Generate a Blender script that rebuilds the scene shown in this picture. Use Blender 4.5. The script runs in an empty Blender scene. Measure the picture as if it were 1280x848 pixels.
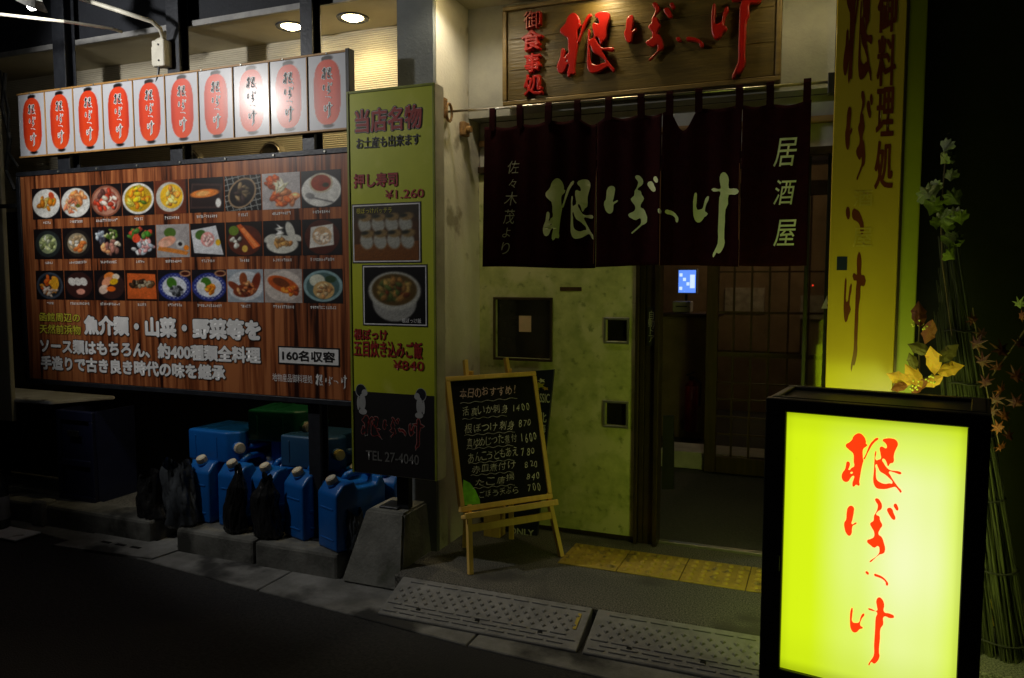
import bpy, bmesh, math, random
import numpy as np
from mathutils import Vector, Matrix, noise as mnoise
R = math.radians
S = bpy.context.scene
C = S.collection
random.seed(7)

# ------------------------------------------------------------ camera, world, exposure
F, CX, CY = 960.0, 640.0, 424.0
YAW, PIT, EYE = R(22.3), R(4.4), 1.42
cam = bpy.data.cameras.new('camera')
cam.sensor_width = 36.0; cam.lens = 36.0*F/1280.0; cam.clip_end = 500; cam.clip_start = 0.05
camo = bpy.data.objects.new('camera', cam); C.objects.link(camo)
camo.location = (0, 0, EYE); camo.rotation_euler = (R(90)-PIT, 0, YAW)
S.camera = camo
w = bpy.data.worlds.new('World'); S.world = w; w.use_nodes = True
nt = w.node_tree; bg = nt.nodes['Background']
sky = nt.nodes.new('ShaderNodeTexSky'); sky.sky_type = 'NISHITA'; sky.sun_disc = False
sky.sun_elevation = R(-5.4); sky.sun_rotation = R(150)
nt.links.new(sky.outputs[0], bg.inputs[0]); bg.inputs[1].default_value = 0.05
S.view_settings.view_transform = 'Standard'; S.view_settings.look = 'None'
S.view_settings.exposure = 0.0; S.view_settings.gamma = 1.0
S.cycles.use_denoising = True
S.cycles.max_bounces = 6

# how a picture point of my survey falls on a plane of the street (metres)
FW = Vector((-math.sin(YAW)*math.cos(PIT), math.cos(YAW)*math.cos(PIT), -math.sin(PIT)))
RT = Vector((math.cos(YAW), math.sin(YAW), 0)); UP = RT.cross(FW); EYEV = Vector((0, 0, EYE))
def ray(x, y): return FW + RT*((x-CX)/F) + UP*((CY-y)/F)
def at(x, y, Y):
    d = ray(x, y); return EYEV + d*(Y/d.y)
def atX(x, y, X):
    d = ray(x, y); return EYEV + d*(X/d.x)
def atZ(x, y, Z):
    d = ray(x, y); return EYEV + d*((Z-EYE)/d.z)
def onp(x, y, o, ex, ey):
    n = ex.cross(ey); d = ray(x, y); p = EYEV + d*((o-EYEV).dot(n)/d.dot(n)) - o
    return p.dot(ex), p.dot(ey)
def rect(x0, y0, x1, y1, Y):      # picture rectangle -> (X0, X1, Z0, Z1) on the plane Y
    a = at(x0, (y0+y1)/2, Y); b = at(x1, (y0+y1)/2, Y); c = at((x0+x1)/2, y0, Y); d = at((x0+x1)/2, y1, Y)
    return (a.x, b.x, d.z, c.z)

# ------------------------------------------------------------ materials
def lin(c): return tuple(((v/12.92) if v <= .04045 else ((v+.055)/1.055)**2.4) for v in c)
def nodes(name):
    m = bpy.data.materials.new(name); m.use_nodes = True
    t = m.node_tree; return m, t, t.nodes['Principled BSDF']
def mat(name, c1, c2=None, rough=.7, scale=8, bump=0, bscale=None, metal=0, stretch=(1, 1, 1), dist=.01, spec=.5, lo=.35, hi=.65, spots=None, grime=None):
    m, t, b = nodes(name); L = t.links
    b.inputs['Roughness'].default_value = rough; b.inputs['Metallic'].default_value = metal
    b.inputs['Specular IOR Level'].default_value = spec
    tc = t.nodes.new('ShaderNodeTexCoord'); mp = t.nodes.new('ShaderNodeMapping'); mp.inputs['Scale'].default_value = stretch
    L.new(tc.outputs['Object'], mp.inputs[0])
    n = t.nodes.new('ShaderNodeTexNoise'); n.inputs['Scale'].default_value = scale; n.inputs['Detail'].default_value = 8; n.inputs['Roughness'].default_value = .62
    L.new(mp.outputs[0], n.inputs[0])
    r = t.nodes.new('ShaderNodeValToRGB'); r.color_ramp.elements[0].position = lo; r.color_ramp.elements[1].position = hi
    c2 = c2 or tuple(v*.75 for v in c1)
    r.color_ramp.elements[0].color = (*c1, 1); r.color_ramp.elements[1].color = (*c2, 1)
    L.new(n.outputs[0], r.inputs[0]); col = r.outputs[0]
    for k, (cc, sc, th) in enumerate((spots or [])):
        n2 = t.nodes.new('ShaderNodeTexNoise'); n2.inputs['Scale'].default_value = sc; n2.inputs['Detail'].default_value = 6
        L.new(mp.outputs[0], n2.inputs[0])
        r2 = t.nodes.new('ShaderNodeValToRGB'); r2.color_ramp.elements[0].position = th; r2.color_ramp.elements[1].position = th+.09
        L.new(n2.outputs[0], r2.inputs[0])
        mx = t.nodes.new('ShaderNodeMixRGB'); mx.inputs[2].default_value = (*cc, 1)
        L.new(r2.outputs[0], mx.inputs[0]); L.new(col, mx.inputs[1]); col = mx.outputs[0]
    L.new(col, b.inputs['Base Color'])
    if bump:
        n3 = t.nodes.new('ShaderNodeTexNoise'); n3.inputs['Scale'].default_value = bscale or scale*4; n3.inputs['Detail'].default_value = 6
        L.new(mp.outputs[0], n3.inputs[0])
        bp = t.nodes.new('ShaderNodeBump'); bp.inputs['Strength'].default_value = bump; bp.inputs['Distance'].default_value = dist
        L.new(n3.outputs[0], bp.inputs['Height']); L.new(bp.outputs[0], b.inputs['Normal'])
    return m
def emit(name, col, st):
    m, t, b = nodes(name); b.inputs['Base Color'].default_value = (*col, 1)
    b.inputs['Emission Color'].default_value = (*col, 1); b.inputs['Emission Strength'].default_value = st
    return m
def printmat(name, rough=.4, coat=0, spec=.5):
    m, t, b = nodes(name); b.inputs['Roughness'].default_value = rough; b.inputs['Specular IOR Level'].default_value = spec
    a = t.nodes.new('ShaderNodeVertexColor'); a.layer_name = 'Col'; t.links.new(a.outputs[0], b.inputs['Base Color'])
    if coat: b.inputs['Coat Weight'].default_value = coat; b.inputs['Coat Roughness'].default_value = .22
    return m

M = {}
M['asphalt'] = mat('asphalt', (.016, .016, .017), (.05, .05, .05), .7, 55, 1.0, 150, dist=.01, spots=[((.028, .028, .03), .9, .52), ((.16, .16, .155), 150, .70)])
M['gutter'] = mat('gutter_concrete', (.30, .30, .285), (.14, .14, .13), .85, 5, .5, 80, spots=[((.04, .04, .038), 2.3, .52)], dist=.004)
M['kerb'] = mat('kerb_concrete', (.20, .20, .18), (.09, .09, .08), .9, 7, .6, 70, spots=[((.04, .04, .035), 3, .52)], dist=.005)
M['slab'] = mat('pavement_concrete', (.22, .21, .18), (.04, .04, .035), .85, 150, .9, 190, dist=.005, spots=[((.07, .068, .06), 2.2, .54), ((.42, .40, .33), 130, .66)], lo=.4, hi=.6)
M['carpet'] = mat('vestibule_floor', (.10, .095, .085), (.05, .05, .045), .95, 120, .8, 200, dist=.005)
M['tile_yellow'] = mat('tactile_yellow', (.52, .36, .045), (.38, .27, .04), .7, 9, .3, 120, spots=[((.2, .15, .05), 14, .58)], dist=.003)
M['ramp'] = mat('ramp_rubber', (.30, .30, .29), (.19, .19, .18), .7, 14, .35, 120, dist=.002, spots=[((.3, .3, .29), 7, .6)])
M['ramp_label'] = mat('ramp_label', (.6, .45, .05), rough=.6)
M['black'] = mat('black_paint', (.012, .012, .013), (.02, .02, .02), .45, 20, .1)
M['hole'] = mat('dark_hole', (.006, .006, .006), rough=.95)
M['steel_dark'] = mat('dark_steel', (.030, .034, .042), (.018, .02, .026), .45, 18, .15, metal=.3)
M['upper'] = mat('upper_storey', (.014, .017, .024), (.008, .010, .015), .8, 5, .3, 60)
M['trim'] = mat('trim_metal', (.30, .30, .29), (.2, .2, .2), .5, 12, .1)
M['soffit'] = mat('soffit_board', (.56, .50, .34), (.46, .41, .28), .8, 3, .08, 60)
M['plaster'] = mat('cream_plaster', (.74, .71, .61), (.60, .57, .49), .85, 3.2, .35, 70, dist=.004, spots=[((.34, .31, .24), 5, .60)])
M['plaster_grey'] = mat('greyish_plaster', (.40, .39, .34), (.30, .30, .27), .85, 4, .4, 80, dist=.004)
M['pillar'] = mat('shaded_pillar_render', (.20, .22, .22), (.15, .165, .17), .85, 5, .45, 90, dist=.004)
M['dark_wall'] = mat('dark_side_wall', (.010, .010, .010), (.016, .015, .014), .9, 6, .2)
M['cream_panel'] = mat('cream_metal_panel', (.42, .40, .31), (.30, .29, .23), .7, 3, .1, spots=[((.16, .15, .12), 4, .6)], stretch=(1, 1, .3))
M['header_cream'] = mat('header_cream', (.6, .58, .5), rough=.6)
M['header_wood'] = mat('header_wood', (.5, .30, .12), (.38, .22, .09), .6, 6, stretch=(1, 8, 8))
M['bronze'] = mat('bronze_aluminium', (.10, .07, .04), (.07, .05, .03), .35, 12, .05, metal=.7)
M['alu'] = mat('aluminium', (.42, .42, .36), (.3, .3, .26), .35, 14, .1, metal=.7)
M['door'] = mat('green_marbled_door', (.66, .66, .28), (.36, .40, .14), .6, 11, .3, 40, spots=[((.66, .64, .34), 5, .50), ((.30, .33, .12), 22, .60)], dist=.003, lo=.3, hi=.7)
M['glass_dark'] = mat('dark_glass', (.02, .018, .015), rough=.08)
M['wood_dark'] = mat('dark_brown_wood', (.085, .040, .016), (.05, .024, .010), .5, 5, .2, 40, stretch=(8, 8, .7))
M['paper_shade'] = mat('peach_paper', (.75, .5, .35), rough=.8)
M['signwood'] = mat('sign_plank_wood', (.12, .080, .014), (.07, .046, .008), .45, 3, .35, 10, stretch=(.8, 1, 9), dist=.006, spots=[((.07, .04, .015), 5.0, .70)])
M['signframe'] = mat('sign_frame_wood', (.20, .13, .034), (.13, .085, .022), .45, 4, .2, 20, stretch=(1, 1, 6))
M['red'] = mat('red_lacquer', (.40, .009, .004), (.30, .006, .003), .3, 6, .08, 30)
M['noren'] = mat('maroon_cloth', (.020, .0016, .003), (.013, .001, .002), .95, 30, .5, 420, dist=.001, spec=.08)
M['noren_white'] = mat('undyed_cloth_lettering', (.80, .84, .50), (.62, .70, .36), .9, 9, .2, 300)
M['noren_white2'] = mat('pale_small_lettering', (.42, .42, .32), rough=.9)
M['noren_seam'] = mat('seam_thread', (.20, .075, .03), rough=.9)
M['pole'] = mat('steel_pole', (.55, .50, .42), (.42, .38, .3), .28, 30, .1, metal=.9)
M['rust'] = mat('rusty_bracket', (.35, .2, .06), (.14, .07, .03), .7, 30, .5)
M['yellow_acrylic'] = mat('yellow_acrylic', (.56, .40, .035), (.50, .35, .03), .16, 2, 0)
M['yellow_wall'] = mat('yellow_wall', (.45, .46, .06), (.36, .38, .05), .5, 3, .1)
M['ink_maroon'] = mat('maroon_ink', (.16, .035, .012), (.11, .02, .008), .3, 6)
M['ink_ghost'] = mat('faint_lettering', (.61, .45, .055), rough=.3)
M['ink_black'] = mat('black_ink', (.012, .010, .010), rough=.5)
M['ink_white'] = mat('white_ink', (.90, .90, .90), rough=.4)
M['ink_yellow'] = mat('yellow_ink', (.62, .56, .05), rough=.4)
M['ink_red'] = mat('dark_red_ink', (.38, .018, .014), rough=.5)
M['chalk'] = mat('chalk', (.88, .86, .78), (.45, .44, .40), .95, 60, lo=.4, hi=.62)
M['chalk_pink'] = mat('pink_chalk', (.9, .62, .64), (.5, .36, .36), .95, 60)
M['green_reflection'] = mat('painted_green_reflection', (.32, .95, .04), (.14, .5, .03), .9, 14)
M['slate'] = mat('blackboard_slate', (.008, .008, .009), (.018, .018, .018), .85, 3, .1, spec=.15, lo=.45, hi=.8)
M['easel'] = mat('honey_pine', (.88, .60, .15), (.72, .46, .11), .5, 4, .15, 30, stretch=(5, 5, .6))
M['navy'] = mat('navy_board', (.012, .020, .06), rough=.4)
M['blue_can'] = mat('blue_plastic', (.006, .12, .46), (.005, .09, .34), .34, 4, .15, 16, dist=.004, spots=[((.012, .09, .26), 7, .56), ((.08, .11, .14), 16, .68)])
M['navy_can'] = mat('dull_blue_plastic', (.012, .07, .16), (.01, .05, .12), .5, 4, .15, 16)
M['green_can'] = mat('green_plastic', (.008, .13, .05), (.006, .09, .035), .4, 4, .15, 16)
M['cap'] = mat('cream_cap', (.60, .52, .38), (.48, .42, .32), .5, 20, .1)
M['cap_yellow'] = mat('ochre_cap', (.5, .4, .1), rough=.5)
M['bag'] = mat('black_bin_bag', (.010, .010, .011), (.02, .02, .02), .24, 6, .45, 22, dist=.02, stretch=(1, 1, .4))
M['bag_clear'] = mat('grey_translucent_bag', (.09, .10, .11), (.03, .034, .04), .22, 7, .5, 16, dist=.03, stretch=(1, 1, .4))
M['block'] = mat('cast_concrete', (.26, .26, .23), (.15, .15, .13), .9, 7, .6, 60, dist=.006, spots=[((.08, .09, .06), 4, .58)])
M['table'] = mat('worn_white_table', (.88, .89, .91), (.66, .67, .7), .55, 6, .2, spots=[((.14, .14, .14), 9, .64)])
M['crate'] = mat('navy_crate', (.010, .014, .05), (.008, .011, .04), .5, 8, .1)
M['white_pvc'] = mat('ivory_pvc', (.66, .64, .54), (.52, .5, .42), .4, 12, .1)
M['shade_metal'] = mat('grey_lamp_shade', (.42, .42, .40), (.3, .3, .29), .35, 12, .1, metal=.6)
M['orange_leaf'] = mat('orange_leaf', (.75, .30, .045), (.60, .40, .05), .55, 12, .3, 40)
M['rust_leaf'] = mat('rust_leaf', (.24, .06, .015), (.14, .04, .012), .6, 12, .3, 40)
M['green_leaf'] = mat('pale_green_leaf', (.30, .36, .08), (.18, .26, .05), .5, 12, .3, 40)
M['cream_leaf'] = mat('cream_leaf', (.52, .56, .36), (.30, .38, .16), .5, 12, .3, 40)
M['brown_leaf'] = mat('olive_brown_leaf', (.13, .10, .03), (.09, .07, .02), .6, 12)
M['maple'] = mat('red_maple_leaf', (.07, .010, .005), (.05, .012, .005), .6, 12)
M['berry'] = mat('yellow_berry', (.75, .72, .12), rough=.4)
M['stem'] = mat('brown_stem', (.10, .07, .03), rough=.8)
M['reed'] = mat('dry_reed', (.055, .06, .022), (.016, .018, .008), .6, 40, stretch=(1, 1, .15))
M['reed_tie'] = mat('reed_tie', (.02, .02, .015), rough=.8)
M['lightglass'] = emit('downlight_glow', (1, .82, .42), 26)
M['bulb'] = emit('bulb_glow', (1, .97, .9), 30)
M['screen'] = emit('screen_glow', (.12, .28, .95), 1.1)
M['screen_white'] = emit('screen_panel_glow', (.6, .75, 1), 1.1)
M['led'] = emit('red_led', (1, .05, .02), 1.5)
M['interior'] = mat('warm_interior_wall', (.30, .21, .11), (.20, .14, .07), .8, 4, .1)
M['poster'] = mat('pale_poster', (.5, .46, .34), (.3, .26, .18), .7, 14)
M['red_part'] = mat('red_enamel', (.2, .01, .008), rough=.4)
M['print'] = printmat('printed_sheet', .38, 0)
M['print_gloss'] = printmat('glossy_printed_sheet', .40, .36)
M['outline_wood'] = mat('orange_wood_strip', (.48, .26, .08), (.38, .2, .06), .5, 10)
# siding with fine horizontal ribs, brown-cream
def siding():
    m, t, b = nodes('ribbed_siding'); L = t.links; b.inputs['Roughness'].default_value = .75
    tc = t.nodes.new('ShaderNodeTexCoord'); mp = t.nodes.new('ShaderNodeMapping'); mp.inputs['Scale'].default_value = (9, 9, 95)
    L.new(tc.outputs['Object'], mp.inputs[0])
    n = t.nodes.new('ShaderNodeTexNoise'); n.inputs['Scale'].default_value = 1; n.inputs['Detail'].default_value = 3; L.new(mp.outputs[0], n.inputs[0])
    wv = t.nodes.new('ShaderNodeTexWave'); wv.bands_direction = 'Z'; wv.inputs['Scale'].default_value = 26; wv.inputs['Distortion'].default_value = .6
    L.new(tc.outputs['Object'], wv.inputs[0])
    mx = t.nodes.new('ShaderNodeMath'); mx.operation = 'ADD'; L.new(n.outputs[0], mx.inputs[0]); L.new(wv.outputs[0], mx.inputs[1])
    r = t.nodes.new('ShaderNodeValToRGB'); r.color_ramp.elements[0].position = .35; r.color_ramp.elements[1].position = 1.1
    r.color_ramp.elements[0].color = (.36, .31, .22, 1); r.color_ramp.elements[1].color = (.60, .55, .42, 1)
    L.new(mx.outputs[0], r.inputs[0]); L.new(r.outputs[0], b.inputs['Base Color'])
    bp = t.nodes.new('ShaderNodeBump'); bp.inputs['Strength'].default_value = .4; bp.inputs['Distance'].default_value = .005
    L.new(mx.outputs[0], bp.inputs['Height']); L.new(bp.outputs[0], b.inputs['Normal'])
    return m
M['siding'] = siding()
def menuwood():
    m, t, b = nodes('printed_wood_grain'); L = t.links; b.inputs['Roughness'].default_value = .36
    tc = t.nodes.new('ShaderNodeTexCoord'); mp = t.nodes.new('ShaderNodeMapping'); mp.inputs['Scale'].default_value = (38, 1, 1.6)
    L.new(tc.outputs['Object'], mp.inputs[0])
    n = t.nodes.new('ShaderNodeTexNoise'); n.inputs['Scale'].default_value = 1; n.inputs['Detail'].default_value = 7; n.inputs['Distortion'].default_value = .5
    L.new(mp.outputs[0], n.inputs[0])
    r = t.nodes.new('ShaderNodeValToRGB'); e = r.color_ramp.elements
    e[0].position = .30; e[0].color = (.025, .007, .004, 1); e[1].position = .62; e[1].color = (.42, .145, .05, 1)
    k = e.new(.46); k.color = (.22, .06, .02, 1)
    n4 = t.nodes.new('ShaderNodeTexNoise'); n4.inputs['Scale'].default_value = 1; n4.inputs['Detail'].default_value = 2
    mp4 = t.nodes.new('ShaderNodeMapping'); mp4.inputs['Scale'].default_value = (7, 1, .35); L.new(tc.outputs['Object'], mp4.inputs[0]); L.new(mp4.outputs[0], n4.inputs[0])
    ma = t.nodes.new('ShaderNodeMath'); ma.operation = 'MULTIPLY_ADD'; ma.inputs[1].default_value = .55; L.new(n4.outputs[0], ma.inputs[0])
    ms = t.nodes.new('ShaderNodeMath'); ms.operation = 'SUBTRACT'; ms.inputs[1].default_value = .275; L.new(n.outputs[0], ms.inputs[0]); L.new(ms.outputs[0], ma.inputs[2])
    L.new(ma.outputs[0], r.inputs[0]); L.new(r.outputs[0], b.inputs['Base Color'])
    return m
M['menuwood'] = menuwood()
# lit acrylic face: the tubes inside make it whiter right of the middle
def lit_face(name, st):
    m, t, b = nodes(name); L = t.links
    tc = t.nodes.new('ShaderNodeTexCoord'); sp = t.nodes.new('ShaderNodeSeparateXYZ'); L.new(tc.outputs['Generated'], sp.inputs[0])
    def ramp_(out, stops):
        r = t.nodes.new('ShaderNodeValToRGB'); r.color_ramp.interpolation = 'EASE'; e = r.color_ramp.elements
        e[0].position = stops[0][0]; e[0].color = (stops[0][1],)*3+(1,); e[1].position = stops[-1][0]; e[1].color = (stops[-1][1],)*3+(1,)
        for p, v in stops[1:-1]: k = e.new(p); k.color = (v, v, v, 1)
        L.new(out, r.inputs[0]); return r.outputs[0]
    def mul(a, c):
        q = t.nodes.new('ShaderNodeMath'); q.operation = 'MULTIPLY'; L.new(a, q.inputs[0]); L.new(c, q.inputs[1]); return q.outputs[0]
    wx = ramp_(sp.outputs[0], [(.16, 0), (.42, .3), (.70, .74), (.84, .62), (1, .2)])
    wz = ramp_(sp.outputs[2], [(0, .30), (.2, .6), (.5, 1), (.75, .8), (.93, .25), (1, .05)])
    mx = t.nodes.new('ShaderNodeMixRGB'); mx.inputs[1].default_value = (.68, .90, .008, 1); mx.inputs[2].default_value = (1.0, 1.0, .68, 1)
    L.new(mul(wx, wz), mx.inputs[0])
    ex = ramp_(sp.outputs[0], [(0, .88), (.06, 1), (.95, 1), (1, .8)]); ez = ramp_(sp.outputs[2], [(0, .62), (.05, .92), (.2, 1), (.9, 1), (.97, .88), (1, .6)])
    m2 = t.nodes.new('ShaderNodeMixRGB'); m2.blend_type = 'MULTIPLY'; m2.inputs[0].default_value = 1
    L.new(mx.outputs[0], m2.inputs[1]); L.new(mul(ex, ez), m2.inputs[2])
    L.new(m2.outputs[0], b.inputs['Emission Color']); b.inputs['Emission Strength'].default_value = st
    b.inputs['Base Color'].default_value = (.5, .55, .1, 1); b.inputs['Roughness'].default_value = .3
    return m
M['lit'] = lit_face('lit_yellow_acrylic', 1.0)
M['lit_back'] = lit_face('lit_yellow_acrylic_rear', 5.5)
M['lit_red'] = emit('lit_red_film', (1.0, .05, .005), 1.0)

# ------------------------------------------------------------ builders
def link(o, parent=None):
    C.objects.link(o)
    if parent is not None: o.parent = parent
    return o
def tag(o, label=None, cat=None, group=None, kind=None):
    if label: o['label'] = label
    if cat: o['category'] = cat
    if group: o['group'] = group
    if kind: o['kind'] = kind
    return o
def empty(name, loc=(0, 0, 0), rz=0):
    o = bpy.data.objects.new(name, None); C.objects.link(o); o.location = loc; o.rotation_euler = (0, 0, rz); o.empty_display_size = .1
    return o
def thing(name, label, cat, loc=(0, 0, 0), rz=0, group=None):
    return tag(empty(name, loc, rz), label, cat, group)
def obj(name, me, m=None, parent=None, smooth=False):
    if isinstance(me, bmesh.types.BMesh):
        bm = me; bmesh.ops.recalc_face_normals(bm, faces=bm.faces); me = bpy.data.meshes.new(name); bm.to_mesh(me); bm.free()
    if m is not None:
        me.materials.clear(); me.materials.append(M[m] if isinstance(m, str) else m)
    if smooth:
        for p in me.polygons: p.use_smooth = True
    return link(bpy.data.objects.new(name, me), parent)
def bx(bm, x0, x1, y0, y1, z0, z1, bev=0, seg=1, mtx=None):
    r = bmesh.ops.create_cube(bm, size=1)
    vs = r['verts']
    for v in vs:
        v.co = Vector((x0+(x1-x0)*(v.co.x+.5), y0+(y1-y0)*(v.co.y+.5), z0+(z1-z0)*(v.co.z+.5)))
    if bev:
        es = list({e for v in vs for e in v.link_edges})
        rr = bmesh.ops.bevel(bm, geom=es, offset=bev, segments=seg, affect='EDGES', profile=.5)
        vs = list({v for f in rr['faces'] for v in f.verts})
    if mtx:
        for v in vs: v.co = mtx @ v.co
    return vs
def box(name, x0, x1, y0, y1, z0, z1, m, parent=None, bev=0, seg=1):
    bm = bmesh.new(); bx(bm, x0, x1, y0, y1, z0, z1, bev, seg); return obj(name, bm, m, parent)
def cyl(bm, p0, p1, r0, r1=None, n=16, cap=True):
    p0 = Vector(p0); p1 = Vector(p1); d = p1-p0; r1 = r0 if r1 is None else r1
    q = d.to_track_quat('Z', 'Y').to_matrix().to_4x4(); q.translation = (p0+p1)/2
    return bmesh.ops.create_cone(bm, cap_ends=cap, segments=n, radius1=r0, radius2=r1, depth=d.length, matrix=q)['verts']
def tube(bm, pts, r, n=8):
    pts = [Vector(p) for p in pts]; rings = []
    for i, p in enumerate(pts):
        d = (pts[min(i+1, len(pts)-1)]-pts[max(i-1, 0)]).normalized()
        a = d.cross(Vector((0.31, .2, 1))).normalized(); b = d.cross(a)
        rr = r[i] if isinstance(r, (list, tuple)) else r
        rings.append([bm.verts.new(p+a*math.cos(2*math.pi*k/n)*rr+b*math.sin(2*math.pi*k/n)*rr) for k in range(n)])
    for A, B in zip(rings, rings[1:]):
        for k in range(n): bm.faces.new((A[k], A[(k+1) % n], B[(k+1) % n], B[k]))
    bm.faces.new(rings[0][::-1]); bm.faces.new(rings[-1])
def prism(bm, poly, y0, y1):      # polygon in (x,z), extruded along y
    a = [bm.verts.new((x, y0, z)) for x, z in poly]; b = [bm.verts.new((x, y1, z)) for x, z in poly]; n = len(poly)
    bm.faces.new(a); bm.faces.new(b[::-1])
    for i in range(n): bm.faces.new((a[i], b[i], b[(i+1) % n], a[(i+1) % n]))
def beam(bm, p0, p1, wx, wy):
    p0 = Vector(p0); p1 = Vector(p1); d = (p1-p0)
    q = d.to_track_quat('Z', 'Y').to_matrix().to_4x4(); q.translation = (p0+p1)/2
    vs = bmesh.ops.create_cube(bm, size=1, matrix=q @ Matrix.Diagonal((wx, wy, d.length, 1)))['verts']
    return vs

# ---- lettering ----
_dg = None
def curve_mesh(cu):
    o = bpy.data.objects.new('tmp', cu); C.objects.link(o)
    dg = bpy.context.evaluated_depsgraph_get()
    me = bpy.data.meshes.new_from_object(o.evaluated_get(dg))
    C.objects.unlink(o); bpy.data.objects.remove(o)
    return me
def text_mesh(s, offset=0, shear=0, extrude=0, bevel=0, res=3, vertical=False, spacing=1.0):
    cu = bpy.data.curves.new('t', 'FONT'); cu.body = '\n'.join(s) if vertical else s
    cu.size = 1; cu.offset = offset; cu.shear = shear; cu.extrude = extrude; cu.bevel_depth = bevel; cu.bevel_resolution = 1; cu.resolution_u = res
    cu.space_line = .86 if vertical else 1; cu.space_character = spacing
    if vertical: cu.align_x = 'CENTER'
    me = curve_mesh(cu); bpy.data.curves.remove(cu); return me
def bounds(me):
    n = len(me.vertices); a = np.empty(n*3); me.vertices.foreach_get('co', a); a = a.reshape(-1, 3)
    return a.min(0), a.max(0), a
def put(me, base, r, y, depth=1.0):
    """map mesh XY so that `base` bounds fill rect r=(x0,x1,z0,z1), lying on plane y facing -Y"""
    lo, hi = base; _, _, a = bounds(me)
    sx = (r[1]-r[0])/(hi[0]-lo[0]); sz = (r[3]-r[2])/(hi[1]-lo[1])
    out = np.empty_like(a); out[:, 0] = r[0]+(a[:, 0]-lo[0])*sx; out[:, 2] = r[2]+(a[:, 1]-lo[1])*sz; out[:, 1] = y-a[:, 2]*depth*abs(sx)
    me.vertices.foreach_set('co', out.ravel()); me.update(); return me
def thick(me, b, r, rad, y, dy=.00007, k=10):
    """print weight: the same outlines laid down several times round a small circle"""
    sx = (r[1]-r[0])/(b[1][0]-b[0][0]); sz = (r[3]-r[2])/(b[1][1]-b[0][1]); q = min(abs(sx), abs(sz))*rad
    if rad <= 0: return me
    _, _, a = bounds(me); n = len(a); off = [(0, 0)]+[(q*math.cos(2*math.pi*t/k), q*math.sin(2*math.pi*t/k)) for t in range(k)]
    V = np.concatenate([a+np.array([dx, -dy*t, dz]) for t, (dx, dz) in enumerate(off)])
    nl = len(me.loops); lv = np.empty(nl, int); me.loops.foreach_get('vertex_index', lv)
    ls = np.empty(len(me.polygons), int); lt = np.empty(len(me.polygons), int); me.polygons.foreach_get('loop_start', ls); me.polygons.foreach_get('loop_total', lt)
    out = bpy.data.meshes.new('thick'); m_ = len(off)
    out.vertices.add(len(V)); out.vertices.foreach_set('co', V.ravel())
    out.loops.add(nl*m_); out.loops.foreach_set('vertex_index', np.concatenate([lv+n*t for t in range(m_)]))
    out.polygons.add(len(ls)*m_); out.polygons.foreach_set('loop_start', np.concatenate([ls+nl*t for t in range(m_)])); out.polygons.foreach_set('loop_total', np.tile(lt, m_))
    out.update(calc_edges=True); bpy.data.meshes.remove(me); return out
def text(s, r, y, m, parent=None, name='lettering', offset=0, outline=None, om='ink_black', outline2=None, om2='ink_white', **kw):
    geo = bool(kw.get('extrude')); rad = 0 if geo else max(0, offset)*.75
    me = text_mesh(s, offset if geo or offset < 0 else 0, **kw); b = bounds(me)[:2]
    put(me, b, r, y); o = obj(name, thick(me, b, r, rad, y), m, parent)
    if outline:
        m2 = put(text_mesh(s, **kw), b, r, y+.0009); obj(name+'_outline', thick(m2, b, r, rad+outline, y, .00004, 14), om, parent)
    if outline2:
        m3 = put(text_mesh(s, **kw), b, r, y+.0016); obj(name+'_outline', thick(m3, b, r, rad+outline2, y, .00004, 14), om2, parent)
    return o
G = {}
G['ne'] = [[
 [(245,175),(285,135),(320,125),(355,140),(385,175),(400,215),(402,243),(418,252),(400,278),(375,300),(366,330),(368,380),(372,420),(378,445),(370,480),(355,560),(345,640),(338,700),(338,748),(300,742),(268,770),(255,730),(268,680),(270,640),(245,650),(225,680),(205,712),(170,724),(140,710),(122,670),(130,620),(160,570),(170,520),(180,480),(200,475),(217,495),(212,540),(205,575),(240,545),(268,525),(262,470),(250,370),(225,350),(190,325),(160,295),(165,270),(200,245),(235,205)],
 [(225,607),(255,596),(240,618)]],
 [[(378,420),(387,400),(405,360),(425,300),(450,240),(480,200),(530,158),(545,165),(510,205),(475,250),(450,300),(425,350),(405,400),(385,430)]],
 [[(595,180),(640,155),(700,150),(750,165),(772,210),(760,250),(740,300),(730,350),(728,425),(690,445),(668,475),(655,450),(635,410),(615,395),(598,405),(620,450),(655,495),(690,518),(740,522),(790,522),(825,540),(810,556),(775,550),(730,540),(682,542),(700,580),(740,640),(780,690),(830,768),(800,745),(760,710),(720,722),(660,745),(600,755),(545,750),(515,715),(502,670),(505,560),(508,400),(512,330),(520,315),(526,340),(526,420),(560,410),(580,400),(575,340),(568,265),(590,255),(640,270),(645,240),(625,210)],
 [(530,470),(550,500),(580,550),(630,575),(680,610),(725,670),(690,675),(640,688),(580,675),(545,650),(532,600),(530,540)]]]
G['bo'] = [[[(165,240),(195,220),(225,235),(228,280),(215,370),(212,415),(255,390),(262,397),(222,432),(215,460),(210,520),(185,545),(155,525),(135,480),(128,410),(145,380),(150,300)]],
 [[(450,115),(475,105),(505,130),(525,175),(515,215),(485,240),(468,275),(500,290),(510,330),(535,380),(515,420),(500,480),(530,500),(555,550),(570,655),(545,680),(520,690),(420,790),(415,782),(505,690),(515,640),(500,605),(460,628),(420,610),(380,568),(420,540),(450,515),(450,460),(425,420),(407,380),(440,345),(445,290),(458,265),(478,210),(478,170),(460,145)]],
 [[(578,205),(600,185),(625,190),(650,240),(668,280),(662,302),(640,302),(610,270),(590,240)]],
 [[(645,150),(665,133),(685,155),(695,190),(685,204),(660,185)]]]
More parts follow.
